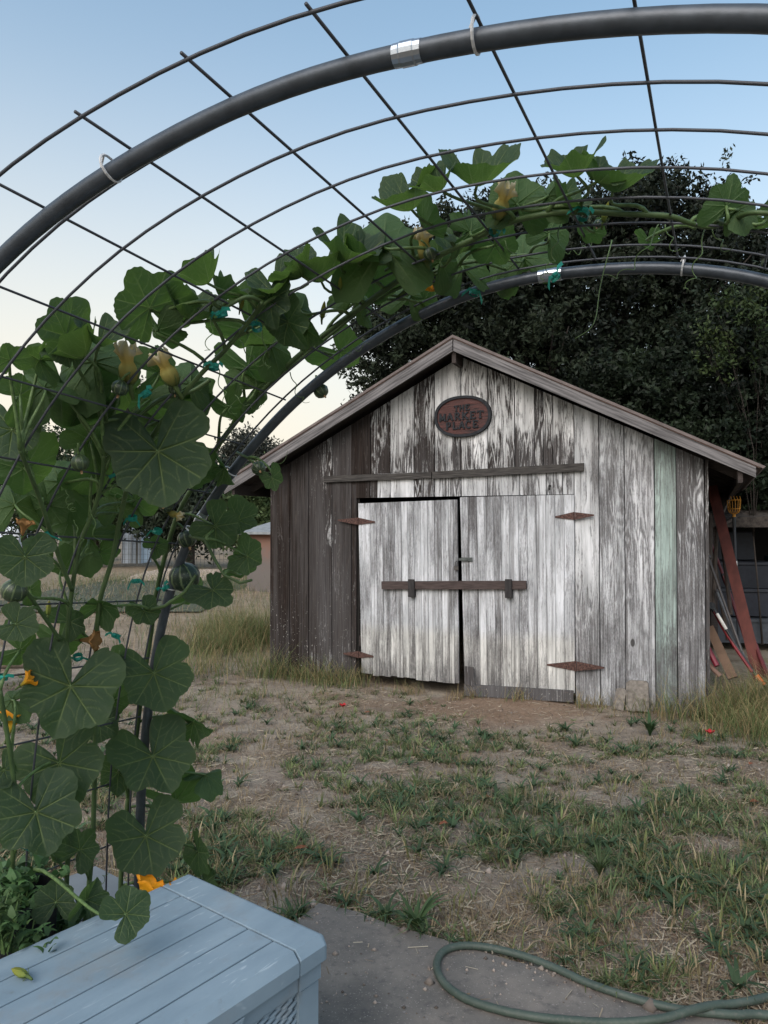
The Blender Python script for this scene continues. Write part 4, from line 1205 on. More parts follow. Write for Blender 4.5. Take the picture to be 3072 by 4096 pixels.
# leaves read from the photograph: (x, y, width, tip angle, tilt, roll, variant, offset, flip)
LA = [
 (154, 673, 78, -70, 10, -12, 0, .10), (153, 756, 84, -60, 12, -10, 3, .12), (146, 836, 80, -72, 8, 8, 0, .14), (118.5, 772.5, 44, -88, 5, 5, 1, .02), (193, 722, 52, -18, 35, 50, 5, -.02), (205, 775, 44, 20, 40, -45, 5, -.04, True),
 (176, 800, 66, -20, 40, 50, 4, -.06, True), (198, 852, 52, -60, 30, 62, 2, .02), (206, 882, 30, -30, 55, 10, 6, .02),
 (215.5, 526, 50, -40, 10, 5, 0, .10), (238, 520, 42, -25, 20, -25, 1, .02), (247, 556, 45, -28, 42, 10, 3, .12), (244, 570, 42, -15, 45, 30, 4, .05, True), (213, 590, 50, -38, 30, -25, 2, .10), (157.5, 451, 92, -82, 12, 8, 0, .14), (224, 468, 34, -55, 20, 55, 5, .05), (272, 478, 24, -70, 15, 35, 1, .12), (144, 611, 33, -60, 8, -5, 3, .06), (156, 547, 25, 30, 10, 10, 0, .0), (190, 596, 42, -10, 40, 30, 4, -.05, True), (101, 606, 40, 60, 45, 10, 7, .02),
 # over the arch, seen against the sky
 (66, 336, 66, 160, 50, 15, 2, -.10), (150, 308, 76, 110, 35, 10, 2, -.12), (158, 330, 44, -70, 25, 45, 4, -.08, True), (288, 322, 48, -66, 20, 40, 6, .06),
 (384, 246, 96, 88, 42, -6, 4, -.10, True), (517, 204, 58, 92, 28, 12, 0, -.10, True), (548, 196, 42, 60, 40, -22, 5, -.10, True),
 (462, 266, 58, 110, 25, 30, 3, -.06, True), (524, 258, 58, 100, 35, -10, 4, -.08, True), (549, 234, 40, 70, 30, 20, 1, -.04, True), (738, 210, 36, 30, 40, -40, 5, -.02, True), (766, 220, 30, -30, 40, 20, 5, -.02, True), (594, 232, 24, -60, 20, 20, 1, .0, True), (648, 240, 22, -70, 30, 20, 5, .0, True),
 (340, 352, 50, -35, 35, 25, 1, -.04, True), (300, 310, 44, 60, 40, 20, 4, -.05, True), (250, 330, 70, -40, 40, 20, 4, -.10, True), (355, 296, 46, 80, 45, 20, 5, -.08, True), (410, 296, 42, 70, 40, 0, 4, -.06, True), (248, 368, 62, -60, 30, 25, 4, -.14, True), (270, 345, 48, 30, 40, 0, 1, -.10, True), (425, 300, 30, -30, 30, 20, 5, -.02, True)]
LB = [
 (70.5, 686, 104, -102, 8, 6, 3, .12), (59, 763, 90, -60, 12, 14, 0, .04), (36, 812, 90, -68, 8, -4, 3, .12), (126, 914, 52, 42, -14, 4, 0, .16, False, 1.775), (56, 902, 44, 100, 14, -12, 0, .10, False, 1.97), (86.5, 900, 44, 75, 10, 40, 5, .10, False, 2.0), (80, 850, 44, 60, 8, 8, 1, .06), (60, 950, 54, 20, -30, 10, 6, .04), (99, 722, 44, -30, 15, 10, 0, -.04),
 (25, 557, 58, -88, 4, 2, 0, .16), (16, 624, 42, -15, 8, -10, 0, .12), (86, 536, 66, 150, 25, 15, 4, -.10, True), (70, 520, 52, 200, 25, 10, 1, -.12, True), (100, 552, 40, -70, 30, 20, 4, -.08, True), (20, 650, 52, -10, 35, 15, 4, -.04, True), (12, 700, 44, 190, 30, 30, 4, .0, True), (64, 568, 40, -30, 30, 30, 4, -.08, True), (70, 622, 42, 30, 40, 10, 1, -.02), (60, 640, 50, -60, 30, 20, 4, -.06, True), (30, 590, 30, 40, 30, 20, 0, .0, True),
 (94, 362, 72, 130, 35, 10, 4, -.14, True), (62, 392, 84, -95, 30, 10, 4, -.14, True), (12, 430, 58, -100, 30, 10, 2, -.10), (44, 388, 56, 130, 40, 20, 4, -.12, True), (24, 468, 62, -90, 30, -10, 4, -.10, True), (80, 410, 60, -60, 30, 20, 7, -.12, True), (116, 440, 54, 70, 35, 10, 4, -.10, True), (95, 470, 48, -30, 35, 10, 1, -.08, True), (60, 482, 62, 170, 30, 15, 4, -.14, True), (135, 500, 52, -50, 30, 20, 4, -.10, True), (118, 508, 46, 100, 30, 20, 1, -.10, True), (150, 400, 58, -60, 30, 10, 4, -.14, True), (180, 420, 56, -40, 35, 20, 4, -.12, True), (200, 395, 48, 40, 40, 20, 5, -.10, True), (10, 360, 34, 100, 40, 10, 2, -.08), (40, 360, 40, 150, 45, 20, 5, -.12), (186, 470, 46, -80, 30, 35, 4, -.04, True), (120, 390, 50, 20, 40, 15, 5, -.14, True), (110, 665, 36, -60, 25, 20, 4, -.02, True), (112, 700, 36, -70, 25, 20, 0, -.04, True), (30, 880, 30, 40, 20, 20, 0, .02), (4, 770, 40, -60, 20, 20, 4, .0), (46, 842, 30, -40, 30, 20, 4, .0, True), (40, 545, 34, 100, 30, 20, 4, -.06, True), (130, 690, 30, 0, 35, 15, 4, -.06)]
LA += [(726, 206, 50, 80, 4, 42, 1, -.02, True), (256, 388, 44, 30, 40, 10, 4, -.06, True), (228, 408, 40, -50, 30, 30, 5, -.05, True), (190, 384, 54, 80, 35, 15, 4, -.10, True), (166, 432, 48, -70, 30, 20, 1, -.08, True), (306, 330, 40, -30, 30, 35, 5, .02), (372, 282, 52, -80, 30, 15, 4, -.08, True), (270, 300, 44, -90, 25, 30, 6, -.02), (440, 262, 44, 60, 30, 30, 1, -.04, True), (495, 245, 46, -60, 30, 20, 1, -.02, True), (470, 232, 40, 20, 40, 20, 5, -.06, True), (505, 268, 40, 150, 35, 10, 4, -.06, True)]
LB += [(90, 440, 50, 60, 35, 20, 1, -.12, True), (15, 505, 50, 100, 30, 20, 4, -.12, True), (48, 505, 46, -100, 30, 25, 1, -.08, True), (20, 395, 44, 30, 40, 20, 1, -.10, True), (160, 372, 44, 20, 35, 25, 4, -.08, True)]
for V_, LL in ((VA, LA), (VB, LB)):
    for e in LL:
        V_.leaf(e[0], e[1], e[2], e[3], e[4], e[5], e[6], e[7], flip=(len(e) > 8 and e[8]), depth=(e[9] if len(e) > 9 else None))
FANS = [(207, 283, 50, 170, (170, 28), 8), (221, 297, 40, 20, (0, 35), 9), (275, 292, 46, 90, (120, 30), 9), (321, 281, 66, 100, (150, 15), 8), (345, 262, 60, 40, (60, 25), 9), (363, 259, 42, 20, (30, 30), 10), (302, 276, 48, 180, (180, 35), 10),
        (411, 209, 62, 120, (150, 25), 8), (426, 229, 46, 10, (0, 50), 10), (477, 185, 62, 60, (90, 12), 8), (440, 190, 44, 160, (150, 30), 9), (577, 176, 50, 150, (150, 20), 9), (613, 191, 56, 70, (60, 12), 8), (597, 182, 42, 30, (20, 30), 10), (560, 205, 40, 40, (20, 40), 9), (736, 216, 34, 30, (10, 40), 9),
        (83, 356, 56, 160, (160, 35), 8), (100, 345, 44, 60, (60, 25), 9), (188, 318, 50, 40, (40, 30), 8), (268, 320, 40, 60, (30, 30), 10), (390, 268, 44, 30, (20, 35), 10), (455, 252, 36, 100, (90, 30), 9)]
for fx, fy, fw, fa, fl, fv in FANS:
    VA.leaf(fx, fy, fw, fa, var=fv, off=-.06, fan=fl)
fruit(VA, 184.5, 577, 15.5, .02, (10, -15)); fruit(VA, 187, 539, 9.5, .02, (15, 10)); fruit(VA, 258.6, 468.4, 7.2, .10, (20, -60)); fruit(VA, 321, 391, 7.6, .0, (10, -40)); fruit(VA, 147.5, 476.5, 9, .03, (30, -40)); fruit(VA, 166, 505, 7.5, .0, (20, -70)); fruit(VA, 430, 254, 7, .0, (10, 20)); fruit(VA, 598, 224, 4.5, .0, (10, 20))
fruit(VB, 80, 463, 9, .05, (10, 0)); fruit(VB, 120, 388, 8.5, .02, (0, 20)); fruit(VB, 175, 389, 6.5, .0, (0, 0)); fruit(VB, 14, 591, 12.5, .05, (0, 30)); fruit(VB, 78, 726, 9, -.05, (0, 30))
flower(VA, 427, 262, 24, 100); flower(VA, 497, 220, 26, 75); flower(VA, 405, 292, 20, 30, 'open'); flower(VB, 130, 384, 30, 92); flower(VB, 175, 386, 28, 115); flower(VA, 168, 512, 12, -20); flower(VA, 603, 222, 18, 80, 'bud'); flower(VA, 138, 910, 22, 70, 'open', depth=2.16); flower(VA, 152, 900, 20, 15, 'open', depth=2.18)
flower(VB, 20, 686, 12, 40, 'open'); flower(VB, 80, 640, 18, 0, 'brown'); flower(VB, 22, 536, 16, 80, 'brown', .02); flower(VB, 48, 615, 14, 88, 'bud'); flower(VB, 8, 735, 18, 80, 'open'); flower(VA, 240, 310, 12, 70, 'bud'); flower(VA, 275, 300, 12, -60, 'bud'); flower(VA, 322, 318, 16, 80, 'bud'); flower(VA, 340, 290, 12, 88, 'bud')
for a in ((212, 312, -6, 40), (262, 330, 8, 40), (240, 340, 30, 25), (215, 355, 20, 60), (505, 240, 18, 20), (560, 225, -20, 55), (660, 222, -55, 55), (665, 222, 14, 30), (705, 228, -22, 62), (712, 228, 20, 22), (612, 240, -35, 100), (560, 250, 35, -10), (258, 470, 30, -18), (290, 372, 18, 30), (235, 395, 30, 10), (330, 345, 40, -4)):
    VA.tendril(*a, coils=rnd.uniform(.8, 4.0))
for a in ((74, 520, 20, 35), (90, 505, 12, 40), (70, 580, 14, 22), (116, 600, 18, 14), (66, 490, 8, 20), (104, 470, 20, 30), (12, 900, 20, -8), (92, 885, 18, -20), (20, 598, -12, 10), (120, 650, -8, 26)):
    VB.tendril(*a, coils=rnd.uniform(2, 5))
# ---- tape ties
tie_px = [(222, 314), (257, 327), (146, 393.6), (214, 367), (122, 475), (132.6, 518), (157.5, 531), (136, 581), (166, 588), (116, 636), (78, 657), (45, 536), (3, 677), (19, 844), (15, 901), (583, 215), (495, 231), (555, 277), (474, 293)]
for k, (x, y) in enumerate(tie_px):
    d, _ = surf_depth(x, y); p = Vector(at(x, y, d - .03))
    mb = MB(); r = .011
    band = [(r * 1.25 * math.cos(t), r * 1.25 * math.sin(t), 0) for t in np.linspace(0, 6.283, 13)]
    for (a, b) in zip(band[:-1], band[1:]):
        i0 = mb.addv([(a[0], a[1], -.007), (b[0], b[1], -.007), (b[0], b[1], .007), (a[0], a[1], .007)]); mb.face((i0, i0 + 1, i0 + 2, i0 + 3))
    for s_ in (-1, 1):
        L_ = rnd.uniform(.02, .038); dz = rnd.uniform(-.03, .02); w = .0045
        q0, q1, q2 = Vector((s_ * .004, -r * 1.3, 0)), Vector((s_ * L_ * .5, -r * 1.6, dz * .3 + .008)), Vector((s_ * L_, -r * 1.2, dz))
        i0 = mb.addv([q0 + Vector((0, 0, -w * .6)), q0 + Vector((0, 0, w * .6)), q1 + Vector((0, .002, -w)), q1 + Vector((0, 0, w)), q2 + Vector((0, .003, -w * 1.2)), q2 + Vector((0, 0, w * 1.1))])
        mb.face((i0, i0 + 1, i0 + 3, i0 + 2)); mb.face((i0 + 2, i0 + 3, i0 + 5, i0 + 4))
    mb.tube([(-.006, -r * 1.35, 0), (.006, -r * 1.35, .002)], .006, 6)
    o = mb.build('tape_tie', M_TIE); o.location = p; o.rotation_euler = (rnd.uniform(-.5, .5), rnd.uniform(-.6, .6), rnd.uniform(-.5, .5))
    tag(o, 'aqua green tape tie knotted around the vine and trellis', 'plant tie', 'green tape ties on the trellis')
# fallen blossom on the lid
fb = flower(None, 12, 938, 30, -25, 'bud', depth=1.0)
pb = onground(27, 976, ZL + .012)
fb.name = 'fallen_blossom'; fb.location = pb; fb.scale = (1.3, 1.3, 1.3)
fb.rotation_quaternion = Vector((-.85, .45, .03)).normalized().to_track_quat('Z', 'Y')
tag(fb, 'withered squash blossom lying on the blue grey box lid', 'blossom')
# ================================================================ GRASS AND LITTER
def blades(P, h, w, az, lean, col, seg=3, tipcol=None, droop=0.0, wide=0.35):
    """P (N,3) roots; returns V, F, C arrays of tapered curved blades"""
    N = len(P); t = np.linspace(0, 1, seg + 1)
    dx, dy = np.cos(az), np.sin(az)
    V = np.zeros((N, seg + 1, 2, 3)); C = np.zeros((N, seg + 1, 2, 3))
    fa = az + math.pi / 2 + rng.uniform(-.7, .7, N)
    sx_, sy_ = np.cos(fa), np.sin(fa)
    for k, u in enumerate(t):
        hx = lean * h * (u ** 1.7)
        z = h * u * np.sqrt(np.clip(1 - (lean * u * .75) ** 2, .03, 1)) - droop * h * u ** 3
        c = np.stack([P[:, 0] + dx * hx, P[:, 1] + dy * hx, P[:, 2] + z], -1)
        ww = w * (1 - u ** 1.6) * (wide + (1 - wide) * min(1, u * 4)) * .5 + w * .04
        s = np.stack([sx_ * ww, sy_ * ww, np.zeros(N)], -1)
        V[:, k, 0] = c - s; V[:, k, 1] = c + s
        cc = col if tipcol is None else col * (1 - u) + tipcol * u
        C[:, k, 0] = cc; C[:, k, 1] = cc
    b = np.arange(N)[:, None] * (2 * (seg + 1)) + 2 * np.arange(seg)[None, :]
    Fq = np.stack([b, b + 1, b + 3, b + 2], -1).reshape(-1, 4)
    return V.reshape(-1, 3), Fq, C.reshape(-1, 3)
class Acc:
    def __init__(s): s.V, s.F, s.C, s.n = [], [], [], 0
    def add(s, V, Fq, C):
        s.V.append(V); s.F.append(Fq + s.n); s.C.append(C); s.n += len(V)
    def build(s, name, mat, **k):
        o = array_mesh(name, np.concatenate(s.V), np.concatenate(s.F), mat, {'col': np.concatenate(s.C)})
        return tag(o, **k)
def inside_shed(x, y, m=0.05):
    u = (x - SL[0]) * SD[0] + (y - SL[1]) * SD[1]; d = (x - SL[0]) * SI[0] + (y - SL[1]) * SI[1]
    return (u > -m) & (u < 4.84 + m) & (d > -.03 - m) & (d < 6.3)
def on_slab(x, y, m=0.0):
    u = (x - P_[0]) * e1[0] + (y - P_[1]) * e1[1]; v = (x - P_[0]) * e2[0] + (y - P_[1]) * e2[1]
    return (u > -m) & (u < 2.6) & (v > -m) & (v < 3.5)
def g2(x, y, cx, cy, rx, ry): return np.exp(-((x - cx) / rx) ** 2 - ((y - cy) / ry) ** 2)
def bare(x, y):
    """trodden places (1 = bare)"""
    b = 1.1 * g2(x, y, 1.15, 7.25, 1.15, .55) + .95 * g2(x, y, -.55, 4.9, .75, .62) + .6 * g2(x, y, .45, 5.6, .9, .3) + .7 * g2(x, y, -.35, 3.9, .5, .3) + .6 * g2(x, y, .7, 4.4, .5, .35) + .5 * g2(x, y, 1.6, 4.5, .35, .25) + .5 * g2(x, y, 1.2, 3.55, .55, .2) + .8 * g2(x, y, .2, 3.35, .55, .22)
    b = b + .7 * g2(x, y, 2.0, 5.1, .7, .16)
    return np.clip(b, 0, 1)
def green(x, y):
    d = 3.4 * (fbm(x * 2.3 + 3, y * 2.9, 21, 4) - .452)
    d = d + .45 * g2(x, y, .1, 6.2, .9, .35) - .5 * bare(x, y) + .34 * g2(x, y, 2.6, 6.0, 1.5, .9) + .34 * g2(x, y, 2.2, 4.4, 1.2, .9) + .3 * g2(x, y, .55, 4.75, .9, .25) + .4 * g2(x, y, -.7, 6.4, .8, .6) + .35 * g2(x, y, -.3, 5.4, .5, .3) + .3 * g2(x, y, 1.9, 6.5, .8, .3) + .30 * g2(x, y, .2, 4.25, .8, .18) + .6 * g2(x, y, 1.8, 3.0, .8, .45) + .35 * g2(x, y, 1.0, 3.25, .4, .15) + .35 * g2(x, y, -.5, 3.5, .5, .25) + .3 * g2(x, y, .8, 3.8, .5, .2) + .2 * g2(x, y, .75, 5.1, .4, .3)
    return np.clip(d, 0, 1)
def region(N, x0, x1, y0, y1, near=True):
    u = rng.random(N); y = (y0 ** -.6 + u * (y1 ** -.6 - y0 ** -.6)) ** (-1 / .6) if near else y0 + u * (y1 - y0)
    x = rng.uniform(x0, x1, N) if not near else (rng.uniform(-.56, .56, N) * y + 0)
    return x, y
M_GRASS = attr_mat('grass_blades', .7, .18)
def place(x, y, m=.02):
    return ~(inside_shed(x, y, m) | on_slab(x, y, .015)) & (y > 2.2)
GA, DA, SA = Acc(), Acc(), Acc()
# rosettes and clumps of low green weed
x, y = region(15000, 0, 0, 2.35, 8.9)
gr_ = green(x, y)
keep = (rng.random(len(x)) < np.clip(gr_ * 1.35, .02, 1) * (1 - .35 * sstep(5.5, 8.5, y))) & place(x, y) & (bare(x, y) < .93)
cx, cy = x[keep], y[keep]; nc = len(cx)
nb = rng.integers(9, 20, nc); rep = np.repeat(np.arange(nc), nb)
N = len(rep); az = rng.uniform(0, 6.283, N); rr = rng.random(N) ** .5 * rng.uniform(.008, .035, nc)[rep]
px, py = cx[rep] + rr * np.cos(az), cy[rep] + rr * np.sin(az)
sz = np.clip(rng.lognormal(-.05, .42, nc), .45, 2.1)[rep]
h = rng.uniform(.022, .068, N) * sz
upright = (rng.random(nc) < .22)[rep]
lean = np.where(upright, rng.uniform(.2, .8, N), rng.uniform(.75, 1.34, N))
hue = rng.random(nc)[rep][:, None]; val = rng.uniform(.55, 1.5, nc)[rep][:, None]
col = (np.array([.046, .082, .038]) * (1 - hue) + np.array([.108, .132, .050]) * hue) * val * rng.uniform(.8, 1.2, (N, 1))
tip = col * 1.3 + np.array([.012, .010, .004])
dryl = (rng.random(N) < .15 + .25 * (rng.random(nc) < .15)[rep])[:, None]
col = np.where(dryl, np.array([.20, .15, .09]) * rng.uniform(.6, 1.3, (N, 1)), col); tip = np.where(dryl, np.array([.33, .27, .17]), tip)
GA.add(*blades(np.stack([px, py, gz(px, py) - .004], -1), h, rng.uniform(.0045, .0095, N) * (.8 + .4 * rng.random(nc)[rep]), az + rng.uniform(-.5, .5, N), lean, col, 3, tip))
# broadleaf rosettes (plantain) scattered in the mat
x, y = region(1500, 0, 0, 2.4, 7.5); keep = (rng.random(len(x)) < .10 + .8 * green(x, y)) & place(x, y) & (bare(x, y) < .8)
cx, cy = x[keep][:520], y[keep][:520]; nb = rng.integers(7, 13, len(cx)); rep = np.repeat(np.arange(len(cx)), nb); N = len(rep)
az = np.concatenate([np.linspace(0, 6.283, n_, endpoint=False) for n_ in nb]) + rng.uniform(-.3, .3, N)
h = rng.uniform(.05, .12, N) * rng.uniform(.6, 1.25, len(cx))[rep]
col = np.array([.038, .066, .032]) * rng.uniform(.75, 1.45, (N, 1))
GA.add(*blades(np.stack([cx[rep], cy[rep], gz(cx[rep], cy[rep])], -1), h, h * rng.uniform(.13, .22, N), az, rng.uniform(.9, 1.3, N), col, 4, col * 1.3, .15, .2))
# thin seed stalks over the weeds
x, y = region(5200, 0, 0, 2.4, 8.4); keep = (rng.random(len(x)) < .12 + .9 * green(x, y)) & place(x, y) & (bare(x, y) < .7); x, y = x[keep], y[keep]; N = len(x)
col = np.array([.13, .125, .07]) * rng.uniform(.6, 1.4, (N, 1))
DA.add(*blades(np.stack([x, y, gz(x, y)], -1), rng.uniform(.07, .19, N), rng.uniform(.0016, .003, N), rng.uniform(0, 6.283, N), rng.uniform(.1, .8, N), col, 3, np.array([.20, .165, .10]) * rng.uniform(.7, 1.3, (N, 1)), 0, .8))
# short bleached grass lying between the weeds
x, y = region(26000, 0, 0, 2.4, 8.6); keep = (rng.random(len(x)) < .12 + .88 * sstep(.44, .60, fbm(x * 1.4 + 31, y * 1.9, 91, 4))) & place(x, y) & (bare(x, y) < .75); x, y = x[keep], y[keep]; N = len(x)
col = np.array([.24, .185, .105]) * rng.uniform(.45, 1.4, (N, 1))
DA.add(*blades(np.stack([x, y, gz(x, y)], -1), rng.uniform(.02, .085, N), rng.uniform(.0016, .0032, N) * (1 + .08 * y), rng.uniform(0, 6.283, N), rng.uniform(.4, 1.33, N), col, 3, col * 1.3, 0, .8))
# wild barley tufts: pale stems with fat seed heads
bx = [(300, 832), (245, 768), (262, 735), (285, 735), (413, 868), (330, 885), (470, 800), (500, 870), (540, 805), (690, 720), (205, 812), (235, 845), (452, 930), (437, 925), (285, 905), (600, 930), (575, 890), (735, 905), (745, 930), (760, 890), (705, 890), (720, 950), (675, 940), (735, 975), (765, 985), (660, 985), (700, 995), (640, 870), (590, 850), (350, 915), (370, 900), (190, 850), (615, 800), (660, 830), (745, 860)]
bc = [onground(a, b, -.03)[:2] for a, b in bx]
x, y = region(70, 0, 0, 2.4, 6.5); keep = place(x, y) & (bare(x, y) < .5) & (rng.random(len(x)) < .55); bc = np.array(bc + list(zip(x[keep], y[keep])))
bc = bc[place(bc[:, 0], bc[:, 1])]
nb = rng.integers(5, 11, len(bc)); nb[:35] += 5; rep = np.repeat(np.arange(len(bc)), nb); N = len(rep)
az = rng.uniform(0, 6.283, N); rr = rng.random(N) ** .5 * .045; px, py = bc[rep, 0] + rr * np.cos(az), bc[rep, 1] + rr * np.sin(az)
h = rng.uniform(.05, .135, N) * rng.uniform(.7, 1.1, len(bc))[rep]; ln = rng.uniform(.15, .75, N)
grn = rng.random(len(bc))[rep][:, None]
col = (np.array([.20, .155, .085]) * (1 - .5 * grn) + np.array([.10, .12, .05]) * .5 * grn) * rng.uniform(.7, 1.25, (N, 1))
root = np.stack([px, py, gz(px, py)], -1)
DA.add(*blades(root, h, rng.uniform(.003, .005, N), az, ln, col, 3, col * 1.2, 0, .9))
# seed heads sit on the last third of the stems
hd = rng.random(N) < .6
u = .72; top_ = root[hd] + np.stack([np.cos(az[hd]) * ln[hd] * h[hd] * u ** 1.7, np.sin(az[hd]) * ln[hd] * h[hd] * u ** 1.7, h[hd] * u * np.sqrt(np.clip(1 - (ln[hd] * u * .75) ** 2, .03, 1))], -1)
hc = np.where(rng.random((hd.sum(), 1)) < .65, np.array([.15, .165, .065]), np.array([.33, .28, .17])) * rng.uniform(.75, 1.2, (hd.sum(), 1))
for s_ in range(2): DA.add(*blades(top_, rng.uniform(.045, .075, hd.sum()), rng.uniform(.005, .008, hd.sum()), az[hd], ln[hd] * 1.1, hc, 3, hc * 1.15, 0, .7))
# dry straw lying about
x, y = region(60000, 0, 0, 2.35, 9.2)
keep = (rng.random(len(x)) < .18 + .75 * sstep(.42, .62, fbm(x * 1.6, y * 2.1, 77, 4))) & (~inside_shed(x, y, .0)) & (~on_slab(x, y, .0) | (rng.random(len(x)) < .012)); x, y = x[keep], y[keep]; N = len(x)
z = np.where(on_slab(x, y), .034, gz(x, y) + .006)
L_ = rng.uniform(.02, .085, N); az = rng.uniform(0, 6.283, N)
pt = np.stack([x, y, z + rng.uniform(0, .012, N)], -1); d_ = np.stack([np.cos(az) * L_, np.sin(az) * L_, rng.uniform(-.006, .012, N)], -1)
wv_ = np.stack([-np.sin(az), np.cos(az), rng.uniform(-.5, .8, N)], -1) * rng.uniform(.0008, .0019, N)[:, None] * (1 + .08 * y[:, None])
Vq = np.stack([pt - wv_, pt + wv_, pt + d_ + wv_, pt + d_ - wv_], 1).reshape(-1, 3)
tone = rng.random((N, 1))
col = np.array([.17, .12, .075]) * (1 - tone) + np.array([.46, .40, .30]) * tone ** 1.3
SA.add(Vq, (np.arange(N)[:, None] * 4 + np.arange(4)[None, :]), np.repeat(col, 4, 0))
# brown dead mat: very short curled bits
x, y = region(40000, 0, 0, 2.35, 8.2); keep = (rng.random(len(x)) < sstep(.46, .60, fbm(x * 1.9 + 9, y * 2.3, 55, 4))) & place(x, y); x, y = x[keep], y[keep]; N = len(x)
col = np.array([.115, .075, .050]) * rng.uniform(.5, 1.9, (N, 1))
SA.add(*blades(np.stack([x, y, gz(x, y)], -1), rng.uniform(.012, .045, N), rng.uniform(.002, .004, N), rng.uniform(0, 6.283, N), rng.uniform(.6, 1.3, N), col, 2, col * 1.3))
# tall wispy grass against the shed, left and right, and the field behind
TA = Acc()
def tall(N, cx, cy, rx, ry, h0, h1, dry, lean=.9):
    x, y = rng.normal(cx, rx, N), rng.normal(cy, ry, N); k = ~inside_shed(x, y, .015); x, y = x[k], y[k]; N = len(x)
    g = (rng.random((N, 1)) > dry)
    col = np.where(g, np.array([.070, .112, .040]), np.array([.21, .165, .078])) * rng.uniform(.65, 1.35, (N, 1)); tip = np.where(g, np.array([.165, .185, .07]), np.array([.34, .265, .14])) * rng.uniform(.8, 1.2, (N, 1))
    TA.add(*blades(np.stack([x, y, gz(x, y) - .01], -1), h0 + (h1 - h0) * rng.random(N) ** .8, rng.uniform(.003, .0058, N), rng.uniform(0, 6.283, N), rng.uniform(.25, lean + .25, N), col, 5, tip, rng.uniform(0, .35, N), .8))
for s_, n_, h1, dr in ((.15, 330, .62, .25), (.5, 240, .42, .45), (.85, 260, .45, .5), (1.12, 240, .40, .5)):
    p = SL + SD * s_ - SI * .16; tall(n_, p[0], p[1], .17, .10, .10, h1, dr)
for a, b, n_, h1, dr in ((215, 648, 1200, .70, .35), (245, 640, 1300, .85, .3), (262, 636, 900, .95, .25), (225, 628, 700, .75, .4), (205, 665, 600, .5, .5), (290, 662, 330, .30, .5), (330, 675, 300, .26, .5), (230, 690, 260, .25, .5)):
    p = onground(a, b, -.08); tall(n_, p[0], p[1], .35, .28, .08, h1, dr)
for s_, d_, n_, h1, dr in ((4.35, -.14, 130, .35, .5), (4.6, -.2, 260, .5, .45), (5.0, -.15, 650, .62, .45), (5.35, .05, 800, .70, .45), (5.7, -.1, 800, .80, .4), (5.3, -.6, 700, .45, .4), (5.8, -.5, 700, .5, .45), (5.9, .8, 520, .9, .35), (6.3, 1.8, 500, .9, .35), (5.0, -.9, 200, .3, .4)):
    p = SL + SD * s_ + SI * d_; tall(n_, p[0], p[1], .20, .18, .12, h1, dr)
for s_ in (3.05, 3.7, 3.9, 2.5, 1.9):
    p = SL + SD * s_ - SI * .16; tall(70, p[0], p[1], .10, .05, .05, .26, .75)
for a, b, n_, h1, dr in ((100, 585, 500, .7, .3), (150, 582, 500, .6, .35), (200, 580, 500, .7, .3), (40, 590, 400, .7, .4), (235, 590, 400, .8, .3), (180, 600, 400, .4, .4)):
    p = onground(a, b, 0); tall(n_, p[0], p[1], 1.1, .7, .12, h1, dr)
# field seen past the left side of the shed
x = rng.uniform(-9, 1, 9000); y = rng.uniform(9.3, 24, 9000); k = (~inside_shed(x, y, .02)) & (x < -.20 * y + 1.6); x, y = x[k], y[k]; N = len(x)
g = rng.random((N, 1)) > .72 - .4 * (vnoise(x * .7, y * .7, 4)[:, None] > .6)
col = np.where(g, np.array([.085, .11, .05]), np.array([.25, .195, .125])) * rng.uniform(.7, 1.3, (N, 1))
TA.add(*blades(np.stack([x, y, gz(x, y)], -1), rng.uniform(.05, .26, N), rng.uniform(.008, .016, N), rng.uniform(0, 6.283, N), rng.uniform(.3, 1.1, N), col, 2, col * 1.25))
GA.build('grass', M_GRASS, kind='stuff', label='low green weeds and grass growing in patches on the yard', cat='grass')
DA.build('dry_grass', M_GRASS, kind='stuff', label='dry barley grass with pale seed heads scattered over the yard', cat='dry grass')
SA.build('straw_litter', M_GRASS, kind='stuff', label='bits of pale straw and dead brown matter on the soil', cat='straw')
TA.build('tall_grass', M_GRASS, kind='stuff', label='tall wispy grass against the shed and in the field behind', cat='tall grass')
# soil crumbs and pebbles
x, y = region(12000, 0, 0, 2.4, 7.8); k = ~inside_shed(x, y, .05) & (~on_slab(x, y, -.05) | (rng.random(len(x)) < .12)); x, y = x[k], y[k]
N = len(x); r = rng.lognormal(-5.5, .55, N)
base = np.array([(1, 0, 0), (0, 1, 0), (-1, 0, 0), (0, -1, 0), (0, 0, 1), (0, 0, -1)], float)
Vp = base[None] * r[:, None, None] * rng.uniform(.6, 1.3, (N, 6, 1)); Vp += np.stack([x, y, np.where(on_slab(x, y), .030, gz(x, y)) + r * .2], -1)[:, None]
tri = np.array([(0, 1, 4, 4), (1, 2, 4, 4), (2, 3, 4, 4), (3, 0, 4, 4)])[:, :3]
tri = np.concatenate([tri, tri[:, ::-1] * 0 + np.array([(1, 0, 5), (2, 1, 5), (3, 2, 5), (0, 3, 5)])])
Fp = (np.arange(N)[:, None, None] * 6 + tri[None]).reshape(-1, 3)
cp = np.repeat(np.array([.16, .135, .115]) * rng.uniform(.5, 2.2, (N, 1)), 6, 0)
tag(array_mesh('soil_crumbs', Vp.reshape(-1, 3), Fp, attr_mat('crumbs', .95), {'col': cp}), kind='stuff', label='small stones and crumbs of soil over the yard', cat='gravel')

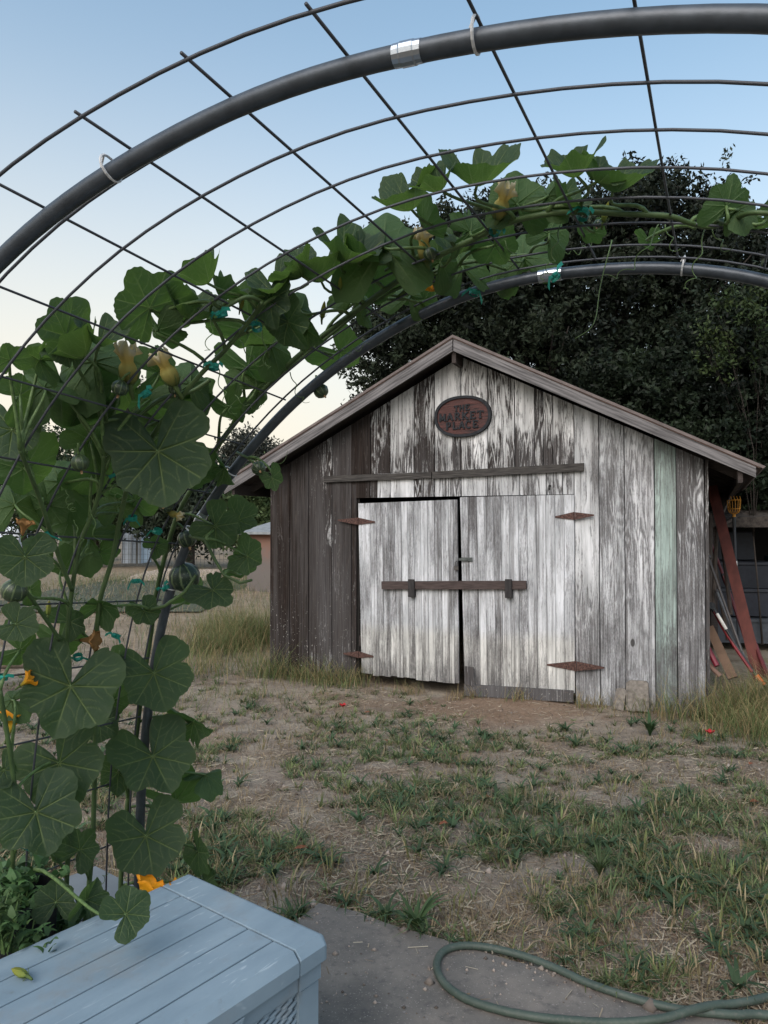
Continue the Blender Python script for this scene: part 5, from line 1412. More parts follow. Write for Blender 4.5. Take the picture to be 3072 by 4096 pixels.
# ---- single plants and bits one can count
M_PLANT = attr_mat('weed_leaf', .55, .2)
def leafy(name, x, y, n, h0, h1, wr, lean, col, label, cat, z=None, sd=0, group=None):
    r2 = np.random.default_rng(sd); az = np.linspace(0, 6.283, n, endpoint=False) + r2.uniform(-.4, .4, n)
    h = r2.uniform(h0, h1, n); c = np.array(col) * r2.uniform(.75, 1.3, (n, 1))
    V, Fq, C = blades(np.zeros((n, 3)), h, h * wr, az, r2.uniform(lean * .5, lean, n), c, 6, c * 1.25, .1, .15)
    o = array_mesh(name, V, Fq, M_PLANT, {'col': C}); o.location = (x, y, float(gz(x, y)) if z is None else z)
    return tag(o, label, cat, group)
p = onground(650, 728, -.1); leafy('dock_plant', p[0], p[1], 22, .10, .24, .20, .95, (.032, .066, .026), 'broad leaved green dock plant in the grass near the stone blocks', 'plant', sd=4)
p = onground(665, 700, -.1); leafy('dock_plant', p[0] + .05, p[1], 9, .10, .20, .26, 1.0, (.028, .066, .03), 'small dock plant with bright leaves against the shed wall', 'plant', sd=9)
p = onground(416, 936, 0); leafy('plantain', p[0], p[1] + .03, 26, .08, .20, .13, 1.1, (.045, .078, .032), 'bushy green plantain at the back edge of the concrete slab', 'plant', sd=5)
p = onground(523, 838, 0); leafy('grass_tuft', p[0], p[1], 90, .06, .13, .05, 1.1, (.045, .072, .030), 'round dark green grass tuft alone on bare soil', 'grass tuft', sd=6)
p = onground(600, 880, 0); leafy('grass_tuft', p[0], p[1], 120, .08, .19, .035, 1.0, (.055, .082, .032), 'large spiky green grass tuft in the straw at mid right', 'grass tuft', sd=7)
p = onground(512, 806, 0); leafy('grass_tuft', p[0], p[1], 60, .06, .14, .07, 1.1, (.040, .082, .030), 'flat bright green weed rosette right of the yard centre', 'grass tuft', sd=8)
M_RED = simple('poppy_red', (.32, .012, .014), .5, var=.25, scale=50, bump=0)
def poppy(x, y, h, label):
    o = empty('poppy', (x, y, float(gz(x, y))), label=label, cat='flower')
    mb = MB(); mb.tube([(0, 0, 0), (.01, .0, h * .6), (0, 0, h)], .0025, 5); mb.build('stem', M_STALK, o)
    mb = MB()
    for k in range(5):
        a = k * 1.257
        i0 = mb.addv([(0, 0, h), (.032 * math.cos(a - .6), .032 * math.sin(a - .6), h + .022), (.042 * math.cos(a), .042 * math.sin(a), h + .034), (.032 * math.cos(a + .6), .032 * math.sin(a + .6), h + .020)]); mb.face((i0, i0 + 1, i0 + 2, i0 + 3))
    mb.build('petals', M_RED, o)
p = onground(343, 708, -.1); poppy(p[0], p[1], .07, 'red poppy on the bare soil in front of the doors')
p = onground(710, 742, -.1); poppy(p[0], p[1], .10, 'red poppy in the tall grass at the right edge')
M_DEADLEAF = simple('orange_dead_leaf', (.22, .075, .035), .7, var=.4, scale=30, bump=.3)
lf = [(368, 706, 'orange dead leaf on the brown soil left of the shed doors'), (384, 735, 'small orange dead leaf among green weeds below the door gap'), (565, 682 + 50, 'upright orange dead leaf in the grass below the right door'), (755, 811, 'red dead leaf in the weeds at the far right edge'), (750, 763, 'tan dead leaf on the grass at the right edge'), (487, 805, 'dark red dead leaf near the yard centre'), (302, 866, 'orange curled dead leaf in the weeds left of centre'), (445, 838, 'pale orange dead leaf on the soil')]
for a, b, lab in lf:
    p = onground(a, b, -.07); mb = MB()
    L_, w_ = .045, .016; pts = []
    for k in range(5):
        u = k / 4; ww = w_ * math.sin(math.pi * min(1, u * .9 + .08)); z = .012 * math.sin(u * 3)
        pts.append(((u - .5) * L_ * 2, -ww, z + .008), ); pts.append(((u - .5) * L_ * 2, ww, z + .004))
    i0 = mb.addv([q[0] for q in pts[0::1]] if False else [pp if not isinstance(pp[0], tuple) else pp[0] for pp in pts])
    for k in range(4): mb.face((i0 + 2 * k, i0 + 2 * k + 1, i0 + 2 * k + 3, i0 + 2 * k + 2))
    o = mb.build('dead_leaf', M_DEADLEAF); o.location = (p[0], p[1], float(gz(p[0], p[1])) + .02); o.rotation_euler = (.3, .2, rnd.random() * 3)
    tag(o, lab, 'dead leaf', 'orange dead leaves on the ground')
# ================================================================ TREES AND BACKGROUND
M_BARK = simple('dark_bark', (.040, .033, .028), .9, var=.5, scale=6, bump=.8, stretch=(6, 6, 1))
M_CROWN = attr_mat('evergreen_leaves', .6, .12)
def crown_mesh(name, blobs, n, size, cols, parent, base, mat=None, sd=0, shell=.62, twig=34, spread=.16, long=2.0):
    r = np.random.default_rng(sd)
    blobs = np.array([(*b[0], *b[1]) for b in blobs], float)
    area = (blobs[:, 3] * blobs[:, 5] + blobs[:, 3] * blobs[:, 4]); pr = area / area.sum()
    nt = max(1, n // twig); b = r.choice(len(blobs), nt, p=pr)
    d = r.standard_normal((nt, 3)); d /= np.linalg.norm(d, axis=1)[:, None]
    rad = shell + (1 - shell) * r.random(nt) ** .7
    rad = rad * (1 + .18 * r.standard_normal(nt).clip(-1, 1.6) * (rad > .8))
    c = blobs[b, :3] + d * blobs[b, 3:] * rad[:, None]
    # clumpiness: drop twigs in hollows
    hol = fbm(c[:, 0] * 1.3 + c[:, 1], c[:, 2] * 1.6 + c[:, 1] * .7, sd + 5, 3)
    keep = hol > .36; c, d = c[keep], d[keep]; nt = len(c)
    tone = np.clip(.42 + 2.0 * (fbm(c[:, 0] * 1.5, c[:, 2] * 1.8 + c[:, 1], sd + 9, 3) - .5) + .16 * r.standard_normal(nt), 0, 1)
    rep = np.repeat(np.arange(nt), twig); N = len(rep)
    along = r.random(N) ** .8 * spread * long
    out = d + np.array([0, 0, .35]); out += r.standard_normal((nt, 3)) * .5; out /= np.linalg.norm(out, axis=1)[:, None]
    p = c[rep] + out[rep] * along[:, None] + r.standard_normal((N, 3)) * spread * .30
    a = r.standard_normal((N, 3)); a /= np.linalg.norm(a, axis=1)[:, None]
    q = np.cross(a, r.standard_normal((N, 3))); q /= np.linalg.norm(q, axis=1)[:, None]
    s = size * r.uniform(.6, 1.4, N)[:, None]
    V = np.stack([p - a * s, p + q * s * .42, p + a * s, p - q * s * .42], 1).reshape(-1, 3) - np.array(base)
    c0, c1 = np.array(cols[0]), np.array(cols[1])
    col = (c0 + (c1 - c0) * tone[rep][:, None]) * r.uniform(.65, 1.4, (N, 1))
    return array_mesh(name, V, np.arange(N * 4).reshape(N, 4), mat or M_CROWN, {'col': np.repeat(col, 4, 0)}, parent)
def tree(name, base, blobs, n, size, cols, label, cat='tree', group=None, trunk_r=.2, sd=0, trunks=1, fork=.35, **k):
    root = empty(name, base, label=label, cat=cat, group=group); r = random.Random(sd + 100)
    mb = MB(); B = Vector(base)
    for t in range(trunks):
        o = Vector((r.uniform(-.6, .6), r.uniform(-.3, .3), 0)) * (0 if trunks == 1 else 1)
        cz = sum(b[0][2] for b in blobs) / len(blobs); cxm = sum(b[0][0] for b in blobs) / len(blobs); cym = sum(b[0][1] for b in blobs) / len(blobs)
        f = B + o + (Vector((cxm, cym, cz)) - B - o) * fork
        pts = [B + o - B, (B + o) * .5 + f * .5 + Vector((r.uniform(-.1, .1), r.uniform(-.1, .1), 0)) - B, f - B]
        mb.tube(pts, [trunk_r * 1.25, trunk_r, trunk_r * .75], 9)
        for i, b in enumerate(blobs):
            if trunks > 1 and i % trunks != t: continue
            e = Vector(b[0]); m = f.lerp(e, .5) + Vector((r.uniform(-.25, .25), r.uniform(-.25, .25), r.uniform(0, .3)))
            mb.tube([f - B, m - B, e - B], [trunk_r * .62, trunk_r * .38, trunk_r * .12], 7)
            for _ in range(5):
                w = Vector((r.gauss(0, 1), r.gauss(0, 1), r.gauss(.3, 1))).normalized(); q = e + Vector((w.x * b[1][0], w.y * b[1][1], w.z * b[1][2])) * .85
                mb.tube([m.lerp(e, r.random()) - B, (m + q) / 2 + Vector((0, 0, .1)) - B, q - B], [trunk_r * .2, trunk_r * .12, trunk_r * .04], 5)
    mb.build('trunk', M_BARK, root, smooth=True)
    crown_mesh('crown', blobs, n, size, cols, root, base, sd=sd, **k)
    return root
def A(x, y, d): return tuple(float(q) for q in at(x, y, d))
D1 = 14.0
def B1(x, y, rx, rz, d=D1, ry=None):
    s = d / F; return (A(x, y, d), (rx * s, (ry or (rx + rz) / 2) * s, rz * s))
oak = [B1(470, 300, 95, 70), B1(560, 268, 90, 54), B1(650, 235, 78, 52), B1(610, 330, 110, 80, 14.6), B1(420, 345, 55, 62), B1(378, 350, 30, 34), B1(720, 285, 60, 55), B1(520, 360, 90, 60, 13.6), B1(690, 360, 90, 70, 14.8), B1(635, 222, 36, 24), B1(505, 240, 56, 28), B1(385, 395, 26, 18, 13.6), B1(770, 300, 50, 60), B1(430, 270, 60, 40), B1(655, 205, 14, 20), B1(400, 310, 34, 24), B1(738, 250, 18, 16)]
tree('oak_tree', (3.2, 14.2, -.05), oak, 230000, .050, ((.004, .0068, .0047), (.027, .038, .021)), 'tall dark evergreen tree behind the shed', trunk_r=.24, sd=3, twig=36, spread=.19, shell=.45)  # wide dark-to-light leaf colours paint lit clumps into the crown
hed = [B1(735, 380, 70, 70, 11.6), B1(690, 430, 60, 60, 11.9), B1(770, 330, 46, 46, 11.5), B1(640, 400, 50, 40, 12.2), B1(790, 430, 60, 60, 11.4), B1(745, 465, 60, 36, 11.7), B1(600, 390, 46, 34, 12.5), B1(715, 460, 60, 44, 11.3), B1(768, 478, 50, 36, 11.2)]
tree('bay_tree', (5.6, 11.9, -.05), hed, 130000, .044, ((.004, .0075, .0048), (.020, .032, .0155)), 'dense dark green tree to the right behind the shed roof', trunk_r=.09, sd=8, trunks=4, twig=30, spread=.15, fork=.5)
sap = [B1(752, 345, 18, 16, 10.6), B1(722, 318, 12, 22, 10.6), B1(735, 370, 22, 12, 10.6), B1(766, 310, 14, 14, 10.5), B1(710, 345, 10, 10, 10.6)]
tree('young_tree', (5.35, 10.5, -.05), sap, 2200, .034, ((.025, .042, .014), (.06, .082, .026)), 'pale yellow green sapling tips in front of the dark tree at right', trunk_r=.012, sd=12, twig=18, spread=.13)
# distant trees on the left
def far_tree(x0, x1, ytop, ybot, d, cols, label, n, sd, name='tree', size=.10):
    w = (x1 - x0) / 2; xc = (x0 + x1) / 2; h = (ybot - ytop) / 2; r = random.Random(sd)
    bl = [B1(xc, (ytop + ybot) / 2, w * .75, h * .8, d)]
    for k in range(6):
        bl.append(B1(xc + r.uniform(-.7, .7) * w, ytop + h * r.uniform(.25, 1.5), w * .42, h * .42, d + r.uniform(-1, 1)))
    g = A(xc, 528, d)
    return tree(name, (g[0], g[1], 0), bl, n, size, cols, label, trunk_r=.16, sd=sd, twig=24, spread=.45, group=None)
dk = ((.022, .026, .020), (.06, .064, .05)); gr = ((.02, .034, .016), (.055, .080, .034))
far_tree(95, 180, 392, 480, 42, dk, 'hazy grey green tree far off behind the vine leaves', 22000, 31)
far_tree(228, 276, 440, 492, 40, dk, 'small round dark tree beyond the left eave of the shed', 12000, 32)
far_tree(262, 282, 447, 470, 44, dk, 'tiny feathery tree just above the left roof edge', 1600, 33)
far_tree(-30, 75, 440, 540, 34, gr, 'dark green tree at the far left behind the white cover', 20000, 34)
far_tree(40, 150, 462, 540, 30, gr, 'low bushy tree behind the garden fence at left', 24000, 35)
far_tree(140, 240, 466, 545, 29, ((.012, .020, .012), (.03, .042, .024)), 'very dark bush beyond the fence beside the shed', 24000, 36)
far_tree(232, 300, 484, 545, 24, ((.03, .055, .02), (.075, .105, .042)), 'feathery green bamboo bush behind the small red hut', 20000, 37, 'bamboo_bush', .09)
# hut with a sloping grey roof
hb = onground(268, 592, 0)
hut = empty('hut', (float(hb[0]), float(hb[1]), 0), SRZ, label='small reddish hut with a flat grey roof left of the shed', cat='hut')
def rw_mat():
    m = bpy.data.materials.new('faded_red_plaster'); m.use_nodes = True; t = NT(m); v = t.obj()
    s = t.n.new('ShaderNodeSeparateXYZ'); t.lk(v, s.inputs[0]); a = t.noise(v, 4, 6, .7)
    k = t.math('ADD', s.outputs['Z'], t.math('MULTIPLY', t.math('SUBTRACT', a, .5), 1.3))
    t.color(t.mix(t.step(k, .5, 1.5), (.13, .115, .105), (.20, .105, .075))); t.rough(.9); t.bump(a, .3, .01); return m
MRW = rw_mat()
mb = MB(); mb.box((-.62, 0, 0), (1.3, 1.5, 1.46)); mb.build('wall', MRW, hut)
mb = MB(); mb.prism([(-.22, 1.44), (1.95, 1.80), (1.95, 1.86), (-.22, 1.50)], -.80, 1.45, lambda u, v, d: (d, u, v)); mb.build('roof', simple('grey_felt_roof', (.22, .235, .24), .9, var=.3, scale=6, bump=.4), hut)
mb = MB(); mb.box((.60, -.03, 0), (.72, -.003, 1.46)); mb.build('corner_post', M_OLDWOOD, hut)
# wire fence
fa, fbp = onground(60, 566, 0), onground(252, 566, 0)
fen = empty('wire_fence', (float(fa[0]), float(fa[1]), 0), math.atan2(fbp[1] - fa[1], fbp[0] - fa[0]), label='pale wire mesh garden fence on thin posts beyond the vegetable plot', cat='fence')
L_ = float(np.linalg.norm(fbp - fa)); mb = MB()
for k in range(int(L_ / .16)): mb.box((k * .16 - .005, -.005, .02), (k * .16 + .005, .005, 1.45))
for k in range(7): mb.box((0, -.009, .05 + k * .22), (L_, -.006, .058 + k * .22))
mb.build('wire_mesh', simple('galvanised_mesh', (.16, .165, .165), .5, metal=.4, bump=0), fen)
for k in range(6):
    mb = MB(); mb.tube([(k * L_ / 5, .03, 0), (k * L_ / 5, .03, 1.6)], .035, 7); mb.build('post', simple('fence_post', (.25, .24, .22), .8), fen) if k == 0 else mb.build('post', bpy.data.materials['fence_post'], fen)
# white row covers
M_WHITE = simple('white_row_cover', (.62, .68, .74), .6, var=.12, scale=3, bump=.3)
def cover(x0, x1, y0, y1, d, label):
    a = A(x0, y1, d); b = A(x1, y1, d); c = A(x0, y0, d); zb_, zt_ = 0.0, c[2]
    o = empty('row_cover', (a[0], a[1], 0), label=label, cat='cover'); w = b[0] - a[0]; mb = MB(); n = 10
    prof = [(-.75 * math.cos(t) , max(.01, zt_ * math.sin(t) ** .6)) for t in np.linspace(0, math.pi, 11)]
    rings = []
    for i in range(n + 1):
        s_ = 1 + .04 * math.sin(i * 2.1); rings.append(mb.addv([(w * i / n, p[0] * s_, p[1] * s_) for p in prof]))
    for p, q in zip(rings[:-1], rings[1:]):
        for k in range(10): mb.face((p + k, q + k, q + k + 1, p + k + 1))
    mb.face([rings[0] + k for k in range(11)]); mb.face([rings[-1] + k for k in range(11)][::-1])
    mb.build('sheet', M_WHITE, o, smooth=True)
    mb = MB()
    for i in range(0, n + 1, 5): mb.tube([(w * i / n, p[0] * 1.05, p[1] * 1.05) for p in prof], .025, 6)
    mb.build('hoop', M_STEEL, o)
cover(-60, 26, 521, 548, 38, 'white sheet row cover at the far left edge')
cover(128, 146, 510, 545, 34, 'bright white cover glimpsed between vine leaves beside the fence')
# dark vegetable bed with woodchip ridge
def mound(name, x0, x1, yb, yt, h, mat, label, cat):
    a, b = onground(x0, yb, 0), onground(x1, yb, 0); c = onground(x0, yt, 0); dpt = c[1] - a[1]; nx_, ny_ = 60, 24
    xs, ys_ = np.linspace(0, b[0] - a[0], nx_), np.linspace(0, dpt, ny_); X, Y = np.meshgrid(xs, ys_)
    Z = h * np.sin(np.pi * Y / dpt) ** .7 * (.6 + .8 * fbm(X * 2.2, Y * 2.2, 9, 4)) * np.clip(np.sin(np.pi * X / xs[-1]) * 4, 0, 1) - .03
    i = np.arange((nx_ - 1) * (ny_ - 1)); q = i // (nx_ - 1) * nx_ + i % (nx_ - 1)
    o = array_mesh(name, np.stack([X, Y, Z], -1).reshape(-1, 3), np.stack([q, q + 1, q + nx_ + 1, q + nx_], -1), mat, smooth=True); o.location = (a[0], a[1], 0)
    return tag(o, label, cat, kind='structure')
mound('garden_bed', -60, 200, 610, 578, .09, simple('dark_bed_soil', (.045, .042, .038), .95, var=.7, scale=14, bump=1, c2=(.07, .08, .05)), 'dark garden bed behind the trellis', 'garden bed')
mound('woodchip_pile', 112, 210, 582, 571, .22, simple('pale_woodchip', (.30, .22, .165), .95, var=.6, scale=22, bump=1, c2=(.42, .34, .27)), 'pale woodchip heap before the fence', 'woodchip')
lg = onground(20, 672, 0)
mb = MB(); mb.tube([(-.8, 0, .1), (0, .02, .11), (.40, .05, .09)], [.07, .075, .06], 10); o = mb.build('log', simple('split_log', (.17, .14, .11), .9, var=.5, scale=9, bump=.7), smooth=True); o.location = (lg[0], lg[1], 0); tag(o, 'weathered grey log lying on the ground behind the mesh', 'log')

# ================================================================ RIGHT SIDE OF THE SHED
def lean_board(name, p0, p1, w, t, mat, label, cat='board', d0=7.5, d1=7.5, group=None):
    a, b = Vector(at(*p0, d0)), Vector(at(*p1, d1)); m = b
    mb = MB(); vd = Vector(ray(*p1)).normalized(); mb.bar(Vector((0, 0, 0)), a - b, w, t, up=-vd, bev=.002)
    o = mb.build(name, mat); o.location = m; return tag(o, label, cat, group)
M_REDPL = simple('red_stained_plank', (.085, .022, .016), .75, var=.35, scale=3, bump=.3, stretch=(4, 4, 1))
lean_board('plank', (712, 486), (760, 682), .108, .03, M_REDPL, 'long red brown plank leaning against the right shed wall', 'plank', 8.3, 7.35)
lean_board('plank', (709, 627), (733, 678), .085, .025, simple('tan_plank', (.12, .075, .048), .8, var=.3, scale=5, bump=.3), 'short tan plank leaning by the right corner of the shed', 'plank', 7.35, 7.0)
def pole(name, segs, label, cat='pole', group=None, parts=()):
    """segs: list of (px,py,depth); parts: (name, u0, u1, radius, mat)"""
    pts = [Vector(at(*s)) for s in segs]; root = empty(name, pts[-1], label=label, cat=cat, group=group)
    def P(u):
        u = u * (len(pts) - 1); i = min(int(u), len(pts) - 2); return pts[i].lerp(pts[i + 1], u - i) - pts[-1]
    for nm, u0, u1, r, mat in parts:
        mb = MB(); mb.tube([P(u0), P((u0 * 2 + u1) / 3), P((u0 + 2 * u1) / 3), P(u1)], r, 8); mb.build(nm, mat, root, smooth=False)
    return root
MK = lambda n, c, r=.5, **k: simple(n, c, r, var=.25, **k)
m_blk, m_redp, m_pink, m_org, m_gwood, m_wht, m_iron, m_brz = MK('black_paint', (.018, .02, .022)), MK('red_paint', (.15, .008, .012)), MK('faded_pink_red', (.10, .018, .022)), MK('orange_grip', (.60, .13, .015)), simple('grey_pole_wood', (.065, .052, .043), .85, var=.4, scale=5, stretch=(10, 10, 1)), MK('white_plastic', (.55, .54, .5)), MK('dark_iron', (.045, .04, .038)), MK('brown_tube', (.17, .10, .075))
pole('pruning_pole', [(706.5, 532, 8.5), (729, 590, 8.35), (752, 660, 8.0)], 'pinkish red pole with a black clamp leaning behind the red plank', 'pole', parts=(('shaft', 0, 1, .018, m_pink), ('clamp', .36, .45, .028, m_blk)))
pole('pruning_pole', [(713, 607, 7.5), (747, 664, 7.25), (769, 690, 7.1)], 'black pole with a bright orange grip near its foot', 'pole', parts=(('shaft', 0, 1, .014, m_blk), ('grip', .72, .90, .020, m_org), ('label_band', .06, .2, .0165, m_wht)))
pole('tool_handle', [(711, 606, 7.6), (727, 636, 7.4), (752, 672, 7.15)], 'slim bright red tool handle with a black top among the leaning poles', 'tool', parts=(('shaft', 0, 1, .015, m_redp), ('cap', 0, .1, .018, m_blk)))
pole('iron_bar', [(707.5, 556, 7.8), (742, 652, 7.3)], 'long dark iron bar with a bent top leaning on the wall', 'bar', parts=(('shaft', 0, 1, .014, m_iron), ('head', 0, .03, .03, m_iron)))
pole('iron_bar', [(716, 590, 7.9), (746, 662, 7.35)], 'second dark grey pipe just right of the long iron bar', 'pipe', parts=(('shaft', 0, 1, .016, MK('grey_pipe', (.10, .105, .11))), ('collar', .0, .04, .02, m_iron)))
for k, (a, b, c, d, lab) in enumerate(((711, 514, 709.5, 606, 'leftmost grey wooden stake upright beside the shed corner'), (717, 530, 713, 612, 'grey bark covered stake between the stakes and the red plank'), (722, 540, 731, 615, 'slanting grey stake behind the pink pole'), (714, 560, 728, 640, 'thin brown stake crossing low behind the iron bar'), (707.5, 570, 708.5, 660, 'short dark stake tight against the corner board'))):
    pole('wooden_stake', [(a, b, 8.2), (c, d, 7.9)], lab, 'stake', 'wooden stakes leaning on the shed', parts=(('shaft', 0, 1, .022, m_gwood), ('tip', 0, .03, .018, m_gwood)))
pole('tube_end', [(708, 649, 7.1), (717, 666, 7.0)], 'crimson plastic tube poking out at the shed corner', 'tube', parts=(('shaft', 0, 1, .026, MK('crimson', (.13, .008, .018))), ('rim', 0, .06, .03, m_redp)))
pole('tube_end', [(705, 661, 7.08), (720, 676, 7.0)], 'brown cardboard coloured tube lying low at the shed corner', 'tube', parts=(('shaft', 0, 1, .022, m_brz), ('rim', .93, 1, .025, m_brz)))
pole('pvc_pipe', [(752, 636, 7.6), (769, 680, 7.2)], 'faded red pipe right of the red plank at the frame edge', 'pipe', parts=(('shaft', 0, 1, .022, m_pink), ('rim', 0, .05, .025, m_pink)))
# pulley of the pruner
pp = Vector(at(711.5, 605.5, 7.35)); mb = MB(); mb.tube([(0, .01, 0), (0, -.012, 0)], .034, 18); mb.tube([(0, -.012, 0), (0, -.02, 0)], .007, 8)
o = mb.build('pulley', m_blk); o.location = pp; tag(o, 'round black pulley wheel on a pole beside the shed corner', 'pulley')
# fruit picker with its wire basket
pk0 = [(734, 517, 8.8), (736, 575, 8.75), (738.5, 640, 8.7)]
pk = pole('fruit_picker', pk0, 'fruit picking pole with an orange wire basket at the top', 'fruit picker', parts=(('pole', .0, 1, .017, MK('picker_pole', (.03, .034, .04))), ('sleeve', .38, .62, .020, m_wht), ('grip', 0, .08, .022, m_blk)))
m_or = MK('orange_wire', (.50, .22, .025)); mb = MB(); tp = Vector(at(*pk0[0])) - Vector(at(*pk0[-1])); s_ = 8.8 / F
for k in range(14):
    a = 6.283 * k / 14
    mb.tube([tp + Vector((math.cos(a) * r * s_, math.sin(a) * r * s_, z * s_)) for r, z in ((1.6, 3), (4.2, 4.5), (5.6, 8), (6.2, 17))], .004, 5)
for r, z in ((6.2, 17), (5.6, 8.2)): mb.tube([tp + Vector((math.cos(t) * r * s_, math.sin(t) * r * s_, z * s_)) for t in np.linspace(0, 6.283, 21)], .0045, 5)
for k in range(4): mb.tube([tp + Vector(((k * 3 - 4.5) * s_, -5 * s_, 17 * s_)), tp + Vector(((k * 3 - 6) * s_, -6 * s_, 20.5 * s_))], .004, 5)
mb.tube([tp + Vector((0, 0, -3 * s_)), tp + Vector((0, 0, 4 * s_))], .02, 8)
mb.build('basket', m_or, pk)
# lean-to shelter with bins
LT = Vector(at(716, 640, 10.6)); LT.z = -.05
lt = empty('lean_to', (LT.x - .2, LT.y, -.05), SRZ * .4, label='low dark shelter roofed with leaf litter behind the shed at right', cat='shelter')
m_lit = simple('litter_roof', (.024, .020, .017), .95, var=.6, scale=16, bump=1, c2=(.05, .042, .035))
mb = MB()
nx_, ny_ = 50, 16; gx_ = np.linspace(-.7, 2.9, nx_); gy_ = np.linspace(-.25, 1.6, ny_)
va = [(x, y, 1.75 + .20 * (y + .25) + .09 * float(fbm(x * 3, y * 3, 5, 3))) for y in gy_ for x in gx_]; vb = [(x, y, 1.66 + .20 * (y + .25)) for y in gy_ for x in gx_]
a0 = mb.addv(va); b0 = mb.addv(vb)
for j in range(ny_ - 1):
    for i in range(nx_ - 1):
        q = j * nx_ + i; mb.face((a0 + q, a0 + q + 1, a0 + q + nx_ + 1, a0 + q + nx_)); mb.face((b0 + q, b0 + q + nx_, b0 + q + nx_ + 1, b0 + q + 1))
for i in range(nx_ - 1): mb.face((a0 + i, b0 + i, b0 + i + 1, a0 + i + 1))
mb.build('roof', m_lit, lt)
mb = MB(); mb.box((-.6, 1.5, 0), (2.9, 1.55, 1.95)); mb.build('back_wall', M_DARK, lt)
for x in (.1, 2.6):
    mb = MB(); mb.box((x, -.1, 0), (x + .09, -.01, 1.70)); mb.build('post', M_OLDWOOD, lt)
mb = MB(); mb.box((.15, .1, .30), (2.6, .9, .345)); mb.box((.2, .12, .0), (2.55, .15, .30)); mb.build('shelf', MK('pale_table', (.05, .058, .068)), lt)
def ltw(x, y, z): return Matrix.Translation(lt.location) @ Matrix.Rotation(SRZ * .4, 4, 'Z') @ Vector((x, y, z))
def bin_(x, z, w, h, d, c, lidc, label, y=.22):
    o = empty('storage_bin', ltw(x, y, z), SRZ * .4, label=label, cat='storage bin', group='plastic bins under the shelter')
    mb = MB(); t = .05
    lo = mb.addv([(t, t, 0), (w - t, t, 0), (w - t, d - t, 0), (t, d - t, 0)]); hi = mb.addv([(0, 0, h * .86), (w, 0, h * .86), (w, d, h * .86), (0, d, h * .86)])
    mb.face([lo + k for k in (3, 2, 1, 0)]); mb.face([hi + k for k in range(4)])
    for k in range(4): mb.face((lo + k, lo + (k + 1) % 4, hi + (k + 1) % 4, hi + k))
    mb.build('body', MK('bin_' + label[:6], c, .5), o)
    mb = MB(); mb.box((-.02, -.02, h * .862), (w + .02, d + .02, h), bev=.012); mb.build('lid', MK('lid_' + label[:6], lidc, .5), o)
zs = .35
bin_(.25, zs + .02, .80, .40, .5, (.028, .032, .042), (.024, .028, .036), 'lower grey bin of the stack on the pale shelf')
bin_(.25, zs + .43, .82, .38, .5, (.022, .026, .034), (.02, .024, .032), 'upper grey bin of the stack under the shelter')
bin_(1.12, zs + .02, .7, .34, .5, (.02, .02, .022), (.14, .05, .01), 'black bin with an orange lid beside the grey stack')
bin_(1.10, zs + .37, .62, .52, .5, (.006, .028, .034), (.006, .03, .038), 'teal bin on top of the orange lid')
mb = MB(); mb.box((0, 0, 0), (.55, .4, .42), bev=.01); mb.box((.04, -.012, .05), (.51, -.002, .37)); o = mb.build('dark_crate', MK('dark_blue_crate', (.015, .02, .03))); o.location = ltw(.35, .6, zs + .82); o.rotation_euler = (0, 0, SRZ * .4); tag(o, 'dark crate at the back above the grey bins', 'crate')
lb = [((716, 528, 9.6), (735, 517, 9.6), 'grey board end sticking out right of the shed corner'), ((720, 512, 9.8), (729, 492, 9.9), 'thin upright grey board scrap above the stacked boards')]
for (a, b, lab) in lb:
    p, q = Vector(at(*a)), Vector(at(*b)); mb = MB(); mb.bar(Vector((0, 0, 0)), q - p, .12, .03); o = mb.build('board_scrap', m_gwood); o.location = p; tag(o, lab, 'board')

# concrete blocks by the wall
def blk(s0, s1, z0, z1, d, tilt, label, name, sd):
    r = random.Random(sd); c = shed_world((s0 + s1) / 2, d, z0); mb = MB(); w, h = (s1 - s0), (z1 - z0)
    pts = [(-w / 2, 0), (w / 2, .005), (w / 2 - .008, h * .93), (w / 2 - .03, h), (-w / 2 + .04, h * .99), (-w / 2 + .004, h * .90)]
    mb.prism(pts, -.05, .02, lambda u, v, d_: (u, d_, v)); o = mb.build(name, simple('rough_concrete' + str(sd), (.15, .135, .12), .95, var=.3, scale=25, bump=.8, c2=(.20, .18, .155)))
    o.location = c; o.rotation_euler = (-.16, tilt, SRZ); return tag(o, label, 'block')
a, b = Wl(626.5, 707, .1), Wl(649.5, 684, .1); blk(a[0], b[0], a[1] - .02, b[1] + .03, -.14, 0, 'larger squarish concrete block leaning on the shed wall', 'concrete_block', 1)
a, b = Wl(613, 706, .1), Wl(624, 690, .1); blk(a[0], b[0], a[1] - .02, b[1] + .03, -.15, .18, 'smaller tilted concrete block left of the square one', 'concrete_block', 2)

# ================================================================ POTS AND PLANTS AT LOWER LEFT
M_POT = simple('black_pot', (.012, .013, .016), .5, var=.3, bump=.1)
def pot(x, y, ztop, r, h, label):
    o = empty('plant_pot', (x, y, ztop - h), label=label, cat='plant pot')
    mb = MB(); n = 28; prof = [(r * .80, 0), (r * .97, h * .93), (r * 1.03, h * .93), (r * 1.03, h), (r * .95, h), (r * .93, h - .05)]
    mb.lathe(prof, n); mb.build('pot', M_POT, o, smooth=False)
    mb = MB(); mb.lathe([(r * .9, h - .06), (r * .5, h - .045), (.01, h - .04)], 20); mb.build('potting_soil', simple('potting_soil_%d' % int(x * -100), (.03, .024, .02), .95, var=.5, scale=60, bump=1), o)
p1 = at(14, 893, 2.05); pot(float(p1[0]), float(p1[1]), float(p1[2]), .115, .52, 'large black plastic pot at the lower left corner')
p2 = at(72, 965, 2.2); pot(float(p2[0]), float(p2[1]), float(p2[2]), .13, .36, 'lower black pot behind the storage box where the vine roots')
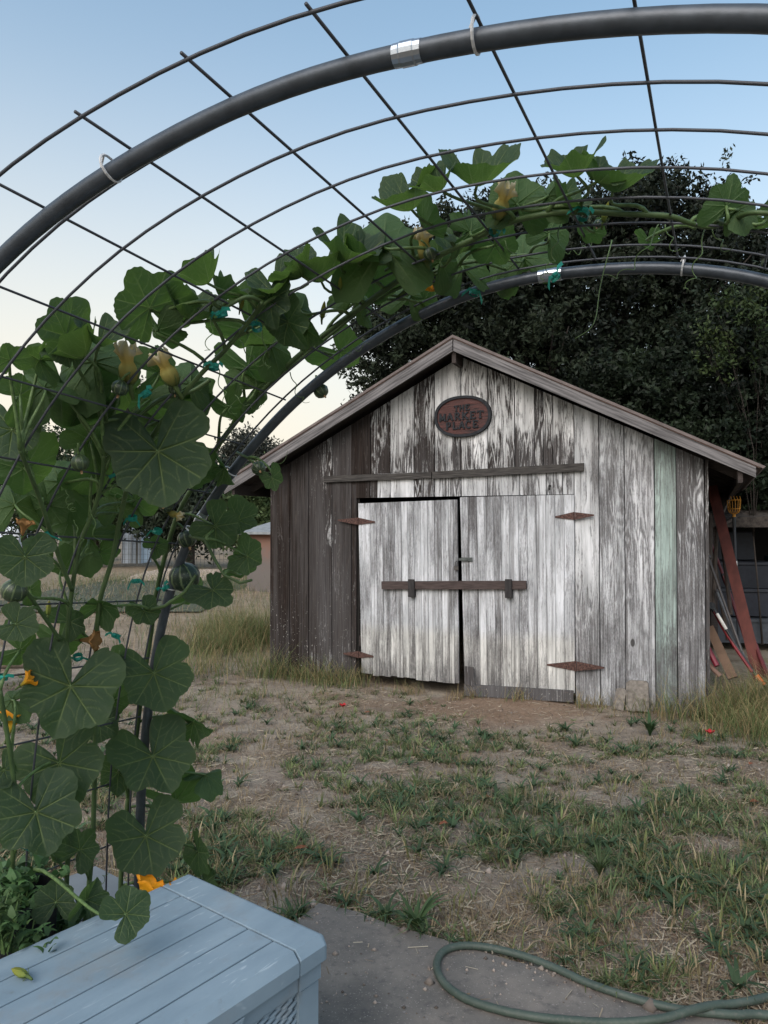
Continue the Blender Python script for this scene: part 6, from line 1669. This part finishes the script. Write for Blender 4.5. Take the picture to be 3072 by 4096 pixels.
# white cooler behind the box
q1 = at(108, 893, 2.62)
wc = empty('white_cooler', (float(q1[0]), float(q1[1]), 0), math.atan2(U3.y, U3.x), label='pale grey lidded chest behind the storage box under the vine', cat='chest')
zt = float(q1[2]); m_cool = simple('pale_grey_plastic', (.15, .17, .185), .5, var=.15, scale=5)
mb = MB(); mb.box((-.62, -.22, zt - .05), (.10, .24, zt), bev=.012); mb.build('lid', m_cool, wc)
mb = MB(); mb.box((-.60, -.20, 0), (.08, .22, zt - .052), bev=.01); mb.build('body', simple('dark_chest_body', (.03, .033, .038), .6), wc)
mb = MB(); mb.box((-.30, -.245, zt - .075), (-.24, -.205, zt + .02), bev=.006); mb.build('latch', m_cool, wc)
# leafy herbs
def herb(name, px, py, d, n, spread, hgt, lsz, col, label, sd):
    r2 = np.random.default_rng(sd); b = at(px, py, d); root = empty(name, tuple(float(q) for q in b), label=label, cat='plant'); mb = MB(); L = []
    for k in range(n):
        e = np.array([r2.normal(0, spread), r2.normal(0, spread * .6), abs(r2.normal(hgt, hgt * .35))]); m = e * .5 + np.array([r2.normal(0, .02), 0, .03])
        mb.tube([(e[0] * .15, e[1] * .15, -.03), m, e], [.0028, .002, .001], 5)
        for u in np.linspace(.25, 1, 7):
            pt = (np.array([e[0] * .15, e[1] * .15, -.03]) * (1 - u) ** 2 + 2 * m * u * (1 - u) + e * u * u); L += [pt + r2.normal(0, .008, 3), pt + r2.normal(0, .012, 3)]
    mb.build('stem', M_STALK, root); L = np.array(L); N = len(L); az = r2.uniform(0, 6.283, N); h = r2.uniform(.6, 1.3, N) * lsz; c = np.array(col) * r2.uniform(.7, 1.4, (N, 1))
    V, Fq, C = blades(L, h, h * .75, az, r2.uniform(.5, 1.2, N), c, 4, c * 1.2, .1, .1); array_mesh('foliage', V, Fq, M_PLANT, {'col': C}, root)
herb('oregano_plant', 22, 915, 2.02, 12, .07, .07, .030, (.050, .105, .036), 'bushy small leaved herb spilling from the large black pot', 1)
herb('oregano_plant', 22, 968, 1.90, 15, .07, .07, .028, (.046, .092, .034), 'leafy herb trailing beside the left end of the box lid', 2)
herb('oregano_plant', 52, 940, 2.12, 9, .05, .06, .034, (.045, .090, .034), 'taller green herb between the black pots', 3)
herb('oregano_plant', 6, 940, 1.85, 12, .05, .07, .026, (.055, .10, .036), 'light green creeping herb at the left frame edge', 5)
herb('mint_plant', 66, 932, 2.3, 8, .05, .05, .035, (.055, .10, .045), 'pale green mint leaves below the dark squash leaf', 4)
herb('mint_plant', 18, 888, 2.15, 8, .05, .03, .035, (.06, .11, .05), 'bright mint sprigs behind the mesh at the left edge', 6)
